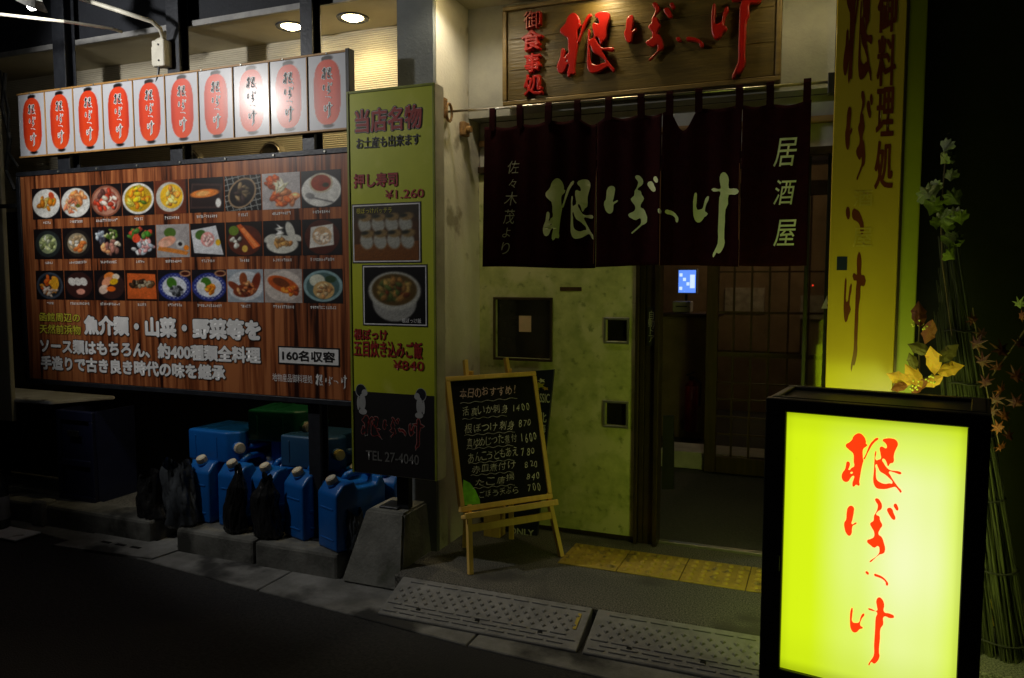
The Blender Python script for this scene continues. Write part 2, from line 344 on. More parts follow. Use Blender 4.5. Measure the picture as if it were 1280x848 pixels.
G['tsu'] = [[[(252,105),(265,100),(278,112),(275,124),(262,122)]],
 [[(320,110),(345,110),(385,122),(415,145),(428,165),(420,182),(410,175),(408,160),(385,140),(350,130),(320,122)]]]
G['ke'] = [[[(140,400),(148,392),(152,405),(150,450),(155,500),(180,502),(203,492),(215,450),(235,418),(243,420),(225,460),(213,500),(216,515),(235,528),(210,545),(190,570),(165,578),(145,560),(134,510)]],
 [[(330,300),(350,272),(375,285),(390,320),(392,375),(430,378),(467,396),(440,412),(392,410),(388,470),(370,505),(368,580),(365,690),(370,715),(350,765),(330,782),(310,775),(290,805),(288,795),(300,770),(325,720),(325,640),(328,520),(330,430),(337,388),(300,385),(270,374),(290,370),(337,376),(336,345)]]]
def glyph_mesh(g, offset=0, extrude=0, bevel=0, res=2, scale=.01):
    bm = bmesh.new()
    for poly in G[g]:
        cu = bpy.data.curves.new('g', 'CURVE'); cu.dimensions = '2D'; cu.fill_mode = 'BOTH'; cu.resolution_u = res
        cu.offset = offset; cu.extrude = extrude; cu.bevel_depth = bevel; cu.bevel_resolution = 2
        for ring in poly:
            s = cu.splines.new('BEZIER'); s.bezier_points.add(len(ring)-1); s.use_cyclic_u = True
            for p, (x, y) in zip(s.bezier_points, ring):
                p.co = (x*scale, -y*scale, 0); p.handle_left_type = p.handle_right_type = 'AUTO'
        me = curve_mesh(cu); bpy.data.curves.remove(cu); bm.from_mesh(me); bpy.data.meshes.remove(me)
    me = bpy.data.meshes.new('g'); bm.to_mesh(me); bm.free(); return me
def glyph_bounds(g, scale=.01):
    a = np.array([p for poly in G[g] for p in poly[0]], float)*scale
    return (np.array([a[:, 0].min(), -a[:, 1].max(), 0]), np.array([a[:, 0].max(), -a[:, 1].min(), 0]))
def glyph(g, r, y, m, parent=None, name='lettering', outline=None, om='ink_white', offset=0, extrude=0, bevel=0, res=2, smooth=False):
    b = glyph_bounds(g); me = put(glyph_mesh(g, offset, extrude, bevel, res), b, r, y)
    o = obj(name, me, m, parent, smooth)
    if outline: obj(name+'_outline', put(glyph_mesh(g, outline, 0, 0, res), b, r, y+.0006), om, parent)
    return o

# ---- printed pictures: a fine grid with printed colours ----
def sm(e0, e1, x): t = np.clip((x-e0)/(e1-e0+1e-9), 0, 1); return t*t*(3-2*t)
class Pic:
    def __init__(s, nx, ny, bgc, seed=0):
        s.nx, s.ny = nx, ny; s.rs = np.random.RandomState(seed)
        s.U, s.V = np.meshgrid(np.linspace(0, 1, nx), np.linspace(0, 1, ny))
        s.c = np.zeros((ny, nx, 3)); s.c[:] = bgc
    def mask(s, k, col):
        col = np.array(col); s.c = s.c*(1-k[..., None]) + col*k[..., None]
    def disc(s, cx, cy, rx, ry, col, ang=0, soft=.02, rim=None):
        a = R(ang); dx = s.U-cx; dy = s.V-cy
        x = (dx*math.cos(a)+dy*math.sin(a))/rx; y = (-dx*math.sin(a)+dy*math.cos(a))/ry
        d = np.sqrt(x*x+y*y); e = soft/min(rx, ry)
        s.mask(1-sm(1-e, 1+e, d), col)
        if rim: s.mask((1-sm(1-e, 1+e, d))*sm(.78, .9, d), rim)
    def quad(s, pts, col, soft=.015):
        k = np.ones_like(s.U); n = len(pts)
        for i in range(n):
            (x0, y0), (x1, y1) = pts[i], pts[(i+1) % n]; L = math.hypot(x1-x0, y1-y0)
            d = ((x1-x0)*(s.V-y0)-(y1-y0)*(s.U-x0))/L; k = k*sm(-soft, soft, d)
        s.mask(k, col)
    def blobs(s, cx, cy, rx, ry, pal, n, r0=.05, r1=.1, stretch=1.6):
        for i in range(int(n*1.9)):
            t = s.rs.rand()*2*math.pi; q = math.sqrt(s.rs.rand()); r = s.rs.uniform(r0, r1)*.74
            col = np.array(pal[s.rs.randint(len(pal))])*s.rs.uniform(.8, 1.15)
            x, y, an = cx+rx*q*math.cos(t), cy+ry*q*math.sin(t), s.rs.uniform(0, 180)
            s.disc(x+.012, y-.018, r*stretch*1.08, r*1.08, np.clip(col*.66, 0, 1), an, .02)
            s.disc(x, y, r*stretch, r, np.clip(col, 0, 1), an, .015)
            s.disc(x-.012, y+.016, r*stretch*.5, r*.4, np.clip(col*1.25+.08, 0, 1), an, .03)
    def grain(s, a): s.c = np.clip(s.c*(1+a*(s.rs.rand(s.ny, s.nx, 1)-.5)), 0, 1)
    def mesh(s, name, r, y):
        nx, ny = s.nx, s.ny
        X = r[0]+(r[1]-r[0])*s.U; Z = r[2]+(r[3]-r[2])*s.V
        co = np.stack([X, np.full_like(X, y), Z], -1).reshape(-1, 3)
        i = np.arange(nx*ny).reshape(ny, nx)
        f = np.stack([i[:-1, :-1], i[:-1, 1:], i[1:, 1:], i[1:, :-1]], -1).reshape(-1, 4)
        me = bpy.data.meshes.new(name); me.from_pydata(co.tolist(), [], f.tolist())
        at_ = me.color_attributes.new('Col', 'FLOAT_COLOR', 'POINT')
        c = s.c; l = np.where(c <= .04045, c/12.92, ((c+.055)/1.055)**2.4)
        at_.data.foreach_set('color', np.concatenate([l, np.ones((ny, nx, 1))], -1).reshape(-1)); return me

# ============================================================ GROUND
def gridplane(name, x0, x1, y0, y1, z, m, kind='structure', n=1):
    bm = bmesh.new(); vs = [bm.verts.new(p) for p in ((x0, y0, z), (x1, y0, z), (x1, y1, z), (x0, y1, z))]; bm.faces.new(vs)
    o = obj(name, bm, m); o['kind'] = kind; return o
gridplane('road', -150, 150, -150, 3.6, -.108, 'asphalt')
# gutter: cast concrete lengths between kerb and asphalt
gut = tag(empty('gutter'), kind='structure')
xs = [-7.2, -6.0, -4.9, -3.75, -2.55, -1.35, -.15, 1.05, 2.3, 3.6]
for a, b in zip(xs, xs[1:]):
    bm = bmesh.new(); ya = lambda x: 2.62-.105*(x+.9) if x < -.9 else 2.62-.03*(x+.9)
    o_ = .13
    vs = [(a+.004, ya(a)+o_), (b-.004, ya(b)+o_), (b-.004, 3.58), (a+.004, 3.58)]
    lo = [bm.verts.new((x, y, -.16)) for x, y in vs]; hi = [bm.verts.new((x, y, -.1+random.uniform(-.001, .001))) for x, y in vs]
    bm.faces.new(hi); bm.faces.new(lo[::-1])
    for i in range(4): bm.faces.new((lo[i], lo[(i+1) % 4], hi[(i+1) % 4], hi[i]))
    bmesh.ops.bevel(bm, geom=[e for e in bm.edges], offset=.004, segments=1, affect='EDGES')
    obj('gutter_block', bm, 'gutter', gut)
# pavement slab at the entrance
pav = tag(empty('pavement'), kind='structure')
box('slab', -1.9, 3.5, 3.13, 4.06, -.16, 0, 'slab', pav, .006)
def studs(x0, x1, y0, y1, z, k):
    bm = bmesh.new()
    for i in range(k):
        for j in range(k):
            x = x0+(x1-x0)*(i+.5)/k; y = y0+(y1-y0)*(j+.5)/k
            bmesh.ops.create_cone(bm, cap_ends=True, segments=8, radius1=.017, radius2=.010, depth=.009, matrix=Matrix.Translation((x, y, z+.0045)))
    return bm
for i in range(7):
    x0 = -1.215+i*.303
    t = box('tactile_tile', x0, x0+.299, 3.565, 3.87, 0, .007+.0006*(i % 2), 'tile_yellow', pav, .002)
    s = obj('studs', studs(x0+.01, x0+.289, 3.575, 3.86, .0075, 5), 'tile_yellow', t); s['kind'] = 'stuff'
# kerb behind the cans: separate stones with joints
kerb = tag(empty('kerb'), kind='structure')
for a, b, y in ((-7.0, -5.9, 3.24), (-5.9, -4.83, 3.24), (-4.83, -3.58, 3.22), (-3.35, -2.80, 3.185), (-2.792, -2.26, 3.18)):
    bm = bmesh.new(); bx(bm, a+.003, b-.003, y, y+.2, -.2, .03, .018, 2); obj('kerb_stone', bm, 'kerb', kerb)
bk = box('kerb_bed', -7, -2.262, 3.40, 3.86, -.2, .022, 'slab', kerb); box('kerb_bed', -2.26, -1.905, 3.57, 3.86, -.2, .02, 'slab', kerb)
# drain cover with three slots
dc = tag(empty('drain_cover'), 'pale cast drain cover with three slots in the gutter at left', 'drain cover')
c0 = [atZ(*p, -.1) for p in ((66, 683), (190, 700), (238, 684), (120, 668))]
bm = bmesh.new(); vs = [bm.verts.new((p.x, p.y, -.092)) for p in c0]; f = bm.faces.new(vs)
r_ = bmesh.ops.extrude_face_region(bm, geom=[f])
for v in r_['geom']:
    if isinstance(v, bmesh.types.BMVert): v.co.z -= .02
obj('lid', bm, 'gutter', dc)
cc = sum(c0, Vector())/4
for k in range(3):
    box('slot', cc.x-.16+k*.115, cc.x-.09+k*.115, cc.y-.012, cc.y+.012, -.0915, -.090, 'hole', dc)
# pedestrian kerb ramps
def ramp(x0, x1, label):
    r = thing('kerb_ramp', label, 'kerb ramp', ((x0+x1)/2, 2.90, -.1), 0, 'grey rubber kerb ramps')
    L = (x1-x0)/2; D = .225; H = .096
    bm = bmesh.new()
    pr = [(0, 0), (0, .012), (D, H), (D+.01, H), (D+.01, 0)]
    a = [bm.verts.new((-L, y, z)) for y, z in pr]; b = [bm.verts.new((L, y, z)) for y, z in pr]
    bm.faces.new(a); bm.faces.new(b[::-1])
    for i in range(len(pr)): bm.faces.new((a[i], b[i], b[(i+1) % 5], a[(i+1) % 5]))
    bmesh.ops.bevel(bm, geom=list(bm.edges), offset=.003, segments=1, affect='EDGES')
    obj('ramp_body', bm, 'ramp', r)
    sl = (H-.012)/D; z = lambda y: .012+sl*y; rx = math.atan(sl)
    bb = bmesh.new(); bx(bb, -.036, .036, -.004, .004, 0, .005, .0015); bar = bpy.data.meshes.new('tread_bar'); bmesh.ops.recalc_face_normals(bb, faces=bb.faces); bb.to_mesh(bar); bb.free(); bar.materials.append(M['ramp'])
    ss = bmesh.new(); bmesh.ops.create_cone(ss, cap_ends=True, segments=4, radius1=.013, radius2=.006, depth=.006, matrix=Matrix.Translation((0, 0, .003))); sd = bpy.data.meshes.new('tread_stud'); ss.to_mesh(sd); ss.free(); sd.materials.append(M['ramp'])
    for row, y in enumerate((.022, .045, .068, .205)):
        n = int(2*L/.088)
        for i in range(n):
            x = -L+.05+(.5 if row % 2 else 0)*.088+i*.088
            if x > L-.04: continue
            o = link(bpy.data.objects.new('tread_bar', bar), r); o.location = (x, y, z(y)); o.rotation_euler.x = rx
    for row, y in enumerate((.095, .12, .145, .17)):
        n = int(2*L/.052)
        for i in range(n):
            x = -L+.04+(.5 if row % 2 else 0)*.052+i*.052
            if x > L-.03: continue
            o = link(bpy.data.objects.new('tread_stud', sd), r); o.location = (x, y, z(y)); o.rotation_euler.x = rx
    for k in (-.62, 0, .62):
        bm = bmesh.new(); cyl(bm, (k*L, .056, z(.056)-.004), (k*L, .056, z(.056)+.0035), .011, n=12); obj('bolt_hole', bm, 'hole', r)
    bm = bmesh.new(); bx(bm, L-.05, L-.035, .10, .185, z(.14)+.001, z(.14)+.004)
    o = obj('rating_label', bm, 'ramp_label', r); o.rotation_euler = (0, 0, 0)
    for v in o.data.vertices: v.co.z += sl*(v.co.y-.14)
    return r
ramp(-1.85, -.905, 'left one of the two grey studded kerb ramps before the entrance step')
ramp(-.88, .065, 'right grey studded kerb ramp running behind the lit yellow box sign')

# ============================================================ BUILDING
YS = 3.84
tag(box('shade_sheet', -7.5, -2.06, 3.74, 3.83, .0, 1.9, 'dark_wall'), 'near black sheet added for the shade on the siding behind the jerry cans and menu board', 'wall')  # near-black sheet standing in for the shade on the lower siding
tag(box('siding_wall', -7.5, -2.06, YS, YS+.12, -.15, 2.84, 'siding'), 'beige finely ribbed siding wall behind the lantern sign and menu board', 'wall')
cp = thing('panel_wall', 'dirty cream metal wall panel at the far left edge beside the menu board', 'wall', (-4.9, 3.34, 0))
cpx = at(2, 300, 3.36).x
for k in range(4): box('wall_panel', -.78+k*.2, -.584+k*.2, 0, .03, .5, 2.72, 'cream_panel', cp, .004)
for k in range(6):
    pass
bm = bmesh.new()
tube(bm, [(.0, -.02, 2.7), (-.03, -.03, 2.5), (.02, -.025, 2.3), (-.02, -.03, 2.1), (.05, -.03, 1.98)], .012, 6)
tube(bm, [(-.05, -.02, 2.72), (.03, -.03, 2.45), (.0, -.03, 2.22), (.09, -.03, 2.12)], .008, 6)
tag(obj('cable', bm, 'black'), 'tangled black cables hanging on the cream panel at the far left', 'cable').location = (-4.76, 3.34, 0)
XP = -1.85
pl = thing('pillar', 'square rendered pillar with front darkened for shade and cream side at the entrance', 'pillar', (XP-.105, 3.68, 0))
box('front_face', -.105, .100, -.195, -.172, -.12, 3.3, 'pillar', pl)  # front coloured darker than the side, standing for its lack of light
box('side_face', -.10, .105, -.171, .36, -.12, 3.3, 'plaster', pl)
tag(box('entrance_wall', XP+.002, .0, 3.88, 4.0, 2.30, 3.4, 'plaster_grey'), 'grey plaster wall over the entrance behind the carved sign', 'wall')
# roof edge
sf = thing('soffit', 'cream soffit panel with downlights above the lantern sign', 'soffit', (-4, 3.6, 2.84))
box('soffit_board', -3.5, 2.0, -.17, .24, 0, .03, 'soffit', sf)
box('fascia', -3.5, 2.0, -.19, -.173, -.004, .026, 'trim', sf)
tag(box('upper_storey_wall', -7.5, XP-.06, 3.45, 3.5, 2.8715, 6, 'upper'), 'dark navy upper storey wall above the pale fascia strip', 'wall')
ec = thing('entrance_ceiling', 'cream ceiling of the entrance recess above the carved sign', 'ceiling', (-.8, 3.4, 2.88))
box('ceiling_board', -1.045, 1.6, -.5, .478, 0, .03, 'soffit', ec)
def downlight(x, y, z, label, power, grp, col=(1, .78, .38), spread=150, vis=True):
    t = thing('downlight', label, 'downlight', (x, y, z), 0, grp)
    bm = bmesh.new(); n = 28
    for r0, r1, za, zb in ((.062, .084, -.004, -.008), (.084, .088, -.008, 0), (.062, .055, -.004, .0)):
        A = [bm.verts.new((r0*math.cos(2*math.pi*k/n), r0*math.sin(2*math.pi*k/n), za)) for k in range(n)]
        B = [bm.verts.new((r1*math.cos(2*math.pi*k/n), r1*math.sin(2*math.pi*k/n), zb)) for k in range(n)]
        for k in range(n): bm.faces.new((A[k], A[(k+1) % n], B[(k+1) % n], B[k]))
    obj('trim_ring', bm, 'steel_dark', t, True)
    bm = bmesh.new(); bmesh.ops.create_circle(bm, cap_ends=True, segments=28, radius=.060, matrix=Matrix.Translation((0, 0, -.002)))
    obj('lens', bm, 'lightglass', t)
    bm = bmesh.new(); bmesh.ops.create_uvsphere(bm, u_segments=20, v_segments=10, radius=.045, matrix=Matrix.Translation((0, 0, -.004)) @ Matrix.Diagonal((1, 1, .35, 1))); obj('bulb_dome', bm, 'lightglass', t, True)
    l = bpy.data.lights.new('downlight_lamp', 'SPOT'); l.energy = power; l.color = col; l.use_shadow = True; l.shadow_soft_size = .03; l.spot_size = R(spread); l.spot_blend = .6
    o = link(bpy.data.objects.new('downlight_lamp', l), t); o.location = (0, 0, -.024)
    return t
d1 = atZ(360, 31, 2.838); d2 = atZ(437, 20, 2.838)
downlight(d1.x, d1.y+.03, 2.838, 'left warm round downlight in the soffit beside the dark post', 8, 'soffit downlights')
downlight(d2.x, d2.y+.03, 2.838, 'right warm round downlight in the soffit, nearer the pillar', 11, 'soffit downlights')
downlight(-1.66, 3.46, 2.878, 'pale downlight in the corner above the left end of the carved sign', 13, 'entrance downlights', (1, .88, .66))
downlight(-1.06, 3.70, 2.878, 'warm downlight directly above the carved sign, left of its middle', 6, 'entrance downlights', (1, .80, .42))
downlight(-.12, 3.55, 2.878, 'pale downlight above the right end of the carved sign', 2.2, 'entrance downlights', (1, .86, .62))

# entrance: beam, header, door panel, jambs
hd = thing('door_header', 'pale door header with wooden band above the entrance', 'door header', (-.9, 4.0, 2.05))
box('header_panel', -.945, .94, .02, .06, .005, .118, 'header_cream', hd, .002)
box('header_rail', -.945, .94, .0, .07, .119, .15, 'header_wood', hd, .002)
box('header_top', -.945, .94, .02, .06, .151, .25, 'header_cream', hd)
box('header_frame', -.945, .94, -.01, .08, -.03, .004, 'bronze', hd)
YD = 4.02
# sliding door leaf with three little windows
dl = thing('door_leaf', 'marbled yellow-green door panel with one large and two small square windows', 'door', (-1.39, YD, 0))
W = {'a': rect(620, 375, 688, 448, YD), 'b': rect(758, 400, 784, 427, YD), 'c': rect(756, 504, 783, 532, YD)}
xl, xr = -1.85, -.935
# leaf built as strips around the three openings
def leaf():
    bm = bmesh.new(); X = sorted({xl, xr, W['a'][0], W['a'][1], W['b'][0], W['b'][1]}); Z = sorted({.03, 2.015, W['a'][2], W['a'][3], W['b'][2], W['b'][3], W['c'][2], W['c'][3]})
    def inside(x, z):
        for k, q in W.items():
            x0, x1 = (q[0], q[1]) if k != 'c' else (W['b'][0], W['b'][1])
            if x0 < x < x1 and q[2] < z < q[3]: return True
        return False
    V = {}
    def vt(i, j, y):
        k = (i, j, y)
        if k not in V: V[k] = bm.verts.new((X[i]+1.39, y, Z[j]))
        return V[k]
    fill = {(i, j): not inside((X[i]+X[i+1])/2, (Z[j]+Z[j+1])/2) for i in range(len(X)-1) for j in range(len(Z)-1)}
    for (i, j), f in fill.items():
        if not f: continue
        for y in (0, .035): bm.faces.new((vt(i, j, y), vt(i+1, j, y), vt(i+1, j+1, y), vt(i, j+1, y)))
        for (di, dj, e) in ((-1, 0, ((i, j), (i, j+1))), (1, 0, ((i+1, j), (i+1, j+1))), (0, -1, ((i, j), (i+1, j))), (0, 1, ((i, j+1), (i+1, j+1)))):
            if not fill.get((i+di, j+dj), False):
                (a, b), (c, d) = e; bm.faces.new((vt(a, b, 0), vt(c, d, 0), vt(c, d, .035), vt(a, b, .035)))
    return bm
obj('leaf_panel', leaf(), 'door', dl)
for k, q in W.items():
    x0, x1, z0, z1 = q
    if k == 'c': x0, x1 = W['b'][0], W['b'][1]
    x0 += 1.39; x1 += 1.39; t = .014 if k == 'a' else .013
    bm = bmesh.new()
    for (a, b, c, d) in ((x0-t, x1+t, z1, z1+t), (x0-t, x1+t, z0-t, z0), (x0-t, x0, z0, z1), (x1, x1+t, z0, z1)): bx(bm, a, b, -.012, .0, c, d, .002)
    f = obj('window_frame', bm, 'alu' if k != 'a' else 'bronze', dl)
    box('pane', x0+.001, x1-.001, .020, .026, z0+.001, z1-.001, 'glass_dark', f)
    if k == 'a':
        q2 = rect(649, 395, 664, 415, YD+.02)
        o = box('paper_note', q2[0]+1.39, q2[1]+1.39, .017, .0195, q2[2], q2[3], 'paper_shade', f)
for z, zz, x in ((.012, .03, 0),):
    box('bottom_rail', xl+1.39, xr+1.39, .001, .034, .008, .03, 'bronze', dl)
# little scratches and a worn handle plate on the leaf
q = rect(700, 359, 727, 364, YD); box('handle_mark', q[0]+1.39, q[1]+1.39, -.002, .001, q[2], q[3], 'wood_dark', dl)
jb = thing('door_jamb', 'bronze aluminium door jamb with small plate beside the marbled door', 'door jamb', (-.87, YD, 0))
for a, b, y in ((-.064, -.045, -.03), (-.044, -.018, -.005), (-.017, .038, .0), (.039, .064, -.035)): box('jamb_profile', a, b, y, .07, .0, 2.02, 'bronze', jb, .003)
q = rect(808, 384, 819, 433, 4.0)
pz = box('name_plate', q[0]+.87, q[1]+.87, -.008, -.0005, q[2], q[3], 'ink_black', jb, .001)
text('自動ドア', (q[0]+.877, q[1]+.863, q[2]+.02, q[3]-.02), -.009, 'noren_white2', pz, vertical=True)
# threshold
tag(box('threshold', -.93, .0, 4.062, 4.10, -.02, .012, 'alu', None, .003), 'worn metal door threshold strip at the edge of the dark vestibule floor', 'threshold')
gridplane('vestibule_floor', -3.2, 1.4, 4.06, 9, -.004, 'carpet')

# inner vestibule and room
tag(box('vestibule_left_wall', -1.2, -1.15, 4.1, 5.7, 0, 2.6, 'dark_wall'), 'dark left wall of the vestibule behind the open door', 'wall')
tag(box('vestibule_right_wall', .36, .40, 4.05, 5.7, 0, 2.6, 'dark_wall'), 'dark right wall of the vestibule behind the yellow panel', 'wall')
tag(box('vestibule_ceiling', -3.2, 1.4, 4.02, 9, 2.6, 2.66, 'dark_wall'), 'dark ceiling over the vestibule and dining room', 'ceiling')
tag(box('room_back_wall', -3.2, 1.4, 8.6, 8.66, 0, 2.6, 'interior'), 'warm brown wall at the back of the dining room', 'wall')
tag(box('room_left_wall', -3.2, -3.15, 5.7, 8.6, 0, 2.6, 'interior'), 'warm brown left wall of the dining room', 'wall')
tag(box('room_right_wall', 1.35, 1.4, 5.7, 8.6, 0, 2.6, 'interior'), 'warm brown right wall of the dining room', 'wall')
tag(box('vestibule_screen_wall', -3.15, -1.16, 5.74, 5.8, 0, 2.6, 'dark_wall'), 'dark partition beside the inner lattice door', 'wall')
st = tag(box('step', -1.15, .36, 5.78, 6.1, 0, .13, 'header_cream', None, .005), 'pale step at the inner doorway beside the lattice door', 'step')
# lattice door
YL = 5.7
ld = thing('lattice_door', 'dark wooden sliding door with glass and thin lattice bars inside the entrance', 'door', (-.25, YL, 0))
lx0 = at(879, 590, YL).x+.25; lx1 = at(1046, 590, YL).x+.25
box('stile', lx0, lx0+.085, 0, .035, .01, 2.1, 'wood_dark', ld, .003)
box('stile', lx1, lx1+.08, 0, .035, .01, 2.1, 'wood_dark', ld, .003)
box('rail', lx0+.086, lx1-.001, .002, .033, .01, .13, 'wood_dark', ld, .003)
box('rail', lx0+.086, lx1-.001, .002, .033, 2.0, 2.1, 'wood_dark', ld, .003)
for px in (915, 937, 959, 983, 1008, 1030):
    x = at(px, 480, YL).x+.25; box('lattice_bar', x-.007, x+.007, .004, .026, .131, 1.999, 'wood_dark', ld)
for py, h in ((391, .008), (444, .016), (480, .005), (501, .005), (523, .005), (545, .005), (340, .006)):
    z = at(935, py, YL).z; box('lattice_bar', lx0+.086, lx1-.001, .001, .022, z-h, z+h, 'wood_dark', ld)
lpane = box('pane', lx0+.086, lx1-.001, .027, .031, .131, 1.999, 'glass_dark', ld)
def glassm():
    m, t, b = nodes('clear_glass'); b.inputs['Base Color'].default_value = (.8, .8, .75, 1); b.inputs['Transmission Weight'].default_value = 1; b.inputs['Roughness'].default_value = .05; b.inputs['IOR'].default_value = 1.3
    return m
M['glass'] = glassm(); lpane.data.materials[0] = M['glass']
# outer glazed sliding door at right, its sticker and LED
od = thing('glass_door', 'dark framed glass sliding door at the right of the entrance with warning sticker', 'door', (-.06, 4.05, 0))
for a, b in ((-.05, -.03), (.045, .06)): box('stile', a, b, 0, .03, .01, 2.02, 'black', od, .002)
box('pane', -.029, .044, .012, .016, .01, 2.0, 'glass', od)
q = rect(1027, 360, 1039, 386, 4.04)
tr = bmesh.new(); prism(tr, [(q[0]+.06, q[2]), (q[1]+.06, q[2]), (q[1]+.055, q[3])], -.004, -.001); tr = obj('warning_sticker', tr, 'ink_white', od)
text('!', (q[1]+.043, q[1]+.050, q[2]+.01, q[3]-.022), -.0055, 'ink_black', tr, offset=.03)
bm = bmesh.new(); p = at(1016, 357, 5.6); bmesh.ops.create_icosphere(bm, subdivisions=1, radius=.006, matrix=Matrix.Translation(p)); tag(obj('indicator_light', bm, 'led'), 'tiny red indicator light glowing in the dark vestibule', 'indicator')
downlight(-.55, 4.75, 2.598, 'added unseen downlight in the vestibule ceiling, brightening the floor behind the curtain', 4.5, None, (1, .84, .55), 140)  # unseen lamp added to brighten the vestibule floor
# things inside
ct = thing('counter', 'small dark cashier counter seen through the open inner doorway', 'counter', (-1.2, 6.9, 0))
q = rect(828, 392, 882, 440, 6.9)
box('counter_top', q[0]+1.2-.1, q[1]+1.2+.1, -.02, .5, q[3]-.03, q[3], 'wood_dark', ct, .004)
box('counter_front', q[0]+1.2-.08, q[1]+1.2+.05, .02, .05, 0, q[3]-.031, 'interior', ct)
q = rect(842, 372, 862, 388, 6.95); mc = thing('card_machine', 'small cream machine on the cashier counter below the screen', 'machine', ((q[0]+q[1])/2, 7.0, q[2]-.02))
box('body', -.08, .08, -.06, .1, 0, .10, 'header_cream', mc, .01, 2); box('slot', -.05, .05, -.0625, -.06, .05, .06, 'black', mc)
box('monitor_stand', -.0, .02, .12, .16, .0, .18, 'black', mc)
q = rect(848, 338, 870, 366, 7.0); mo = thing('monitor', 'glowing blue touch screen monitor on the cashier counter', 'monitor', ((q[0]+q[1])/2, 7.0, q[2]), R(-8))
hw = (q[1]-q[0])/2; hh = q[3]-q[2]
box('bezel', -hw-.012, hw+.012, .001, .04, -.012, hh+.012, 'header_cream', mo, .004)
box('screen', -hw, hw, -.002, .0, 0, hh, 'screen', mo)
for i in range(3):
    for j in range(4): box('screen_button', -hw*.9+i*hw*.42, -hw*.9+i*hw*.42+hw*.34, -.0035, -.0025, hh*(.12+.2*j), hh*(.26+.2*j), 'screen_white' if (i+j) % 3 == 0 else 'screen', mo)
box('screen_panel', hw*.35, hw*.9, -.0035, -.0025, hh*.2, hh*.8, 'screen_white', mo)
q = rect(847, 478, 866, 530, 6.3); ex = thing('fire_extinguisher', 'small red cylinder standing low beside the cashier counter', 'extinguisher', ((q[0]+q[1])/2, 6.6, .0))
bm = bmesh.new(); cyl(bm, (0, 0, .13), (0, 0, .52), .055, n=18); cyl(bm, (0, 0, .52), (0, 0, .57), .055, .02, n=18); obj('cylinder', bm, 'red_part', ex, True)
bm = bmesh.new(); cyl(bm, (0, 0, .57), (0, 0, .60), .02, n=10); beam(bm, (-.04, -.01, .61), (.03, -.01, .64), .012, .015); tube(bm, [(.02, 0, .59), (.08, 0, .55), (.07, 0, .35)], .008, 6); obj('valve', bm, 'black', ex)
q = [at(829, 520, 4.5), at(842, 520, 4.5), at(842, 612, 4.5), at(827, 612, 4.5)]
bm = bmesh.new(); prism(bm, [(p.x, max(p.z, .0)) for p in q], 4.5, 4.52); tag(obj('leaning_board', bm, 'black'), 'black board leaning just inside the door jamb', 'board')
for i, (a, b, c, d, l) in enumerate(((905, 360, 955, 390, 'wide pale picture band on the back wall of the room'), (885, 395, 1000, 440, 'brown paper screen on the back wall below the picture band'), (1000, 370, 1035, 400, 'small pale notice on the back wall at right'))):
    q = rect(a, b, c, d, 8.5); tag(box('wall_poster', q[0], q[1], 8.56, 8.59, q[2], q[3], 'poster' if i != 1 else 'interior', None, .003), l, 'poster')
cl = thing('added_ceiling_lamp', 'unseen warm paper lamp added to light the dining room from its ceiling', 'lamp', (-.6, 7.6, 2.25))  # out of sight, added as the light source for the room
bm = bmesh.new(); bmesh.ops.create_uvsphere(bm, u_segments=16, v_segments=10, radius=.12); obj('paper_shade', bm, emit('added_lamp_glow', (1, .6, .25), 1.5), cl, True)  # glowing shade of the added unseen lamp
bm = bmesh.new(); cyl(bm, (0, 0, .11), (0, 0, .35), .006, n=6); obj('added_lamp_cord', bm, 'black', cl)
l = bpy.data.lights.new('added_room_light', 'POINT'); l.energy = 6; l.color = (1, .74, .46); l.shadow_soft_size = .12; o = link(bpy.data.objects.new('added_room_light', l), cl); o.location = (0, 0, -.16)

# right: yellow panel and the dark beyond
yp = thing('yellow_sign_panel', 'tall glossy yellow sign panel with brown brush lettering right of the entrance', 'sign', (.17, 3.5, 0))
box('side_column', -.155, .165, .022, .42, -.1, 3.3, 'yellow_wall', yp, .004)
box('face_panel', -.168, .090, 0, .020, .25, 3.25, 'yellow_acrylic', yp, .003)
box('edge_strip', .091, .100, -.004, .0215, .25, 3.25, 'bronze', yp)
def ypr(x0, y0, x1, y1): q = rect(x0, y0, x1, y1, 3.5); return (q[0]-.17, q[1]-.17, q[2], q[3])
for g, a in (('ne', (1056, -38, 1091, 101)), ('bo', (1057, 116, 1089, 224)), ('tsu', (1058, 262, 1079, 291)), ('ke', (1055, 318, 1080, 461))):
    glyph(g, ypr(*a), -.0015, 'ink_maroon', yp, 'brush_character', offset=.10)
for ch, a in (('御', (1098, -28, 1121, 40)), ('料', (1097, 45, 1119, 107)), ('理', (1096, 110, 1117, 170)), ('処', (1094, 177, 1116, 236))):
    text(ch, ypr(*a), -.0015, 'ink_maroon', yp, 'brush_character', offset=.055)
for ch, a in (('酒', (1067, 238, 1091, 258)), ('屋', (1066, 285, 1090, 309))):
    text(ch, ypr(*a), -.0012, 'ink_ghost', yp, 'faint_character', offset=.01)  # faint characters, slightly lighter than the panel
q = ypr(1046, 321, 1059, 338); box('sticker', q[0], q[1], -.002, -.0005, q[2], q[3], 'navy', yp)
tag(box('dark_wall', .36, 6, 3.93, 4.0, -.1, 6, 'dark_wall'), 'black unlit wall to the right behind the reed bundle', 'wall')

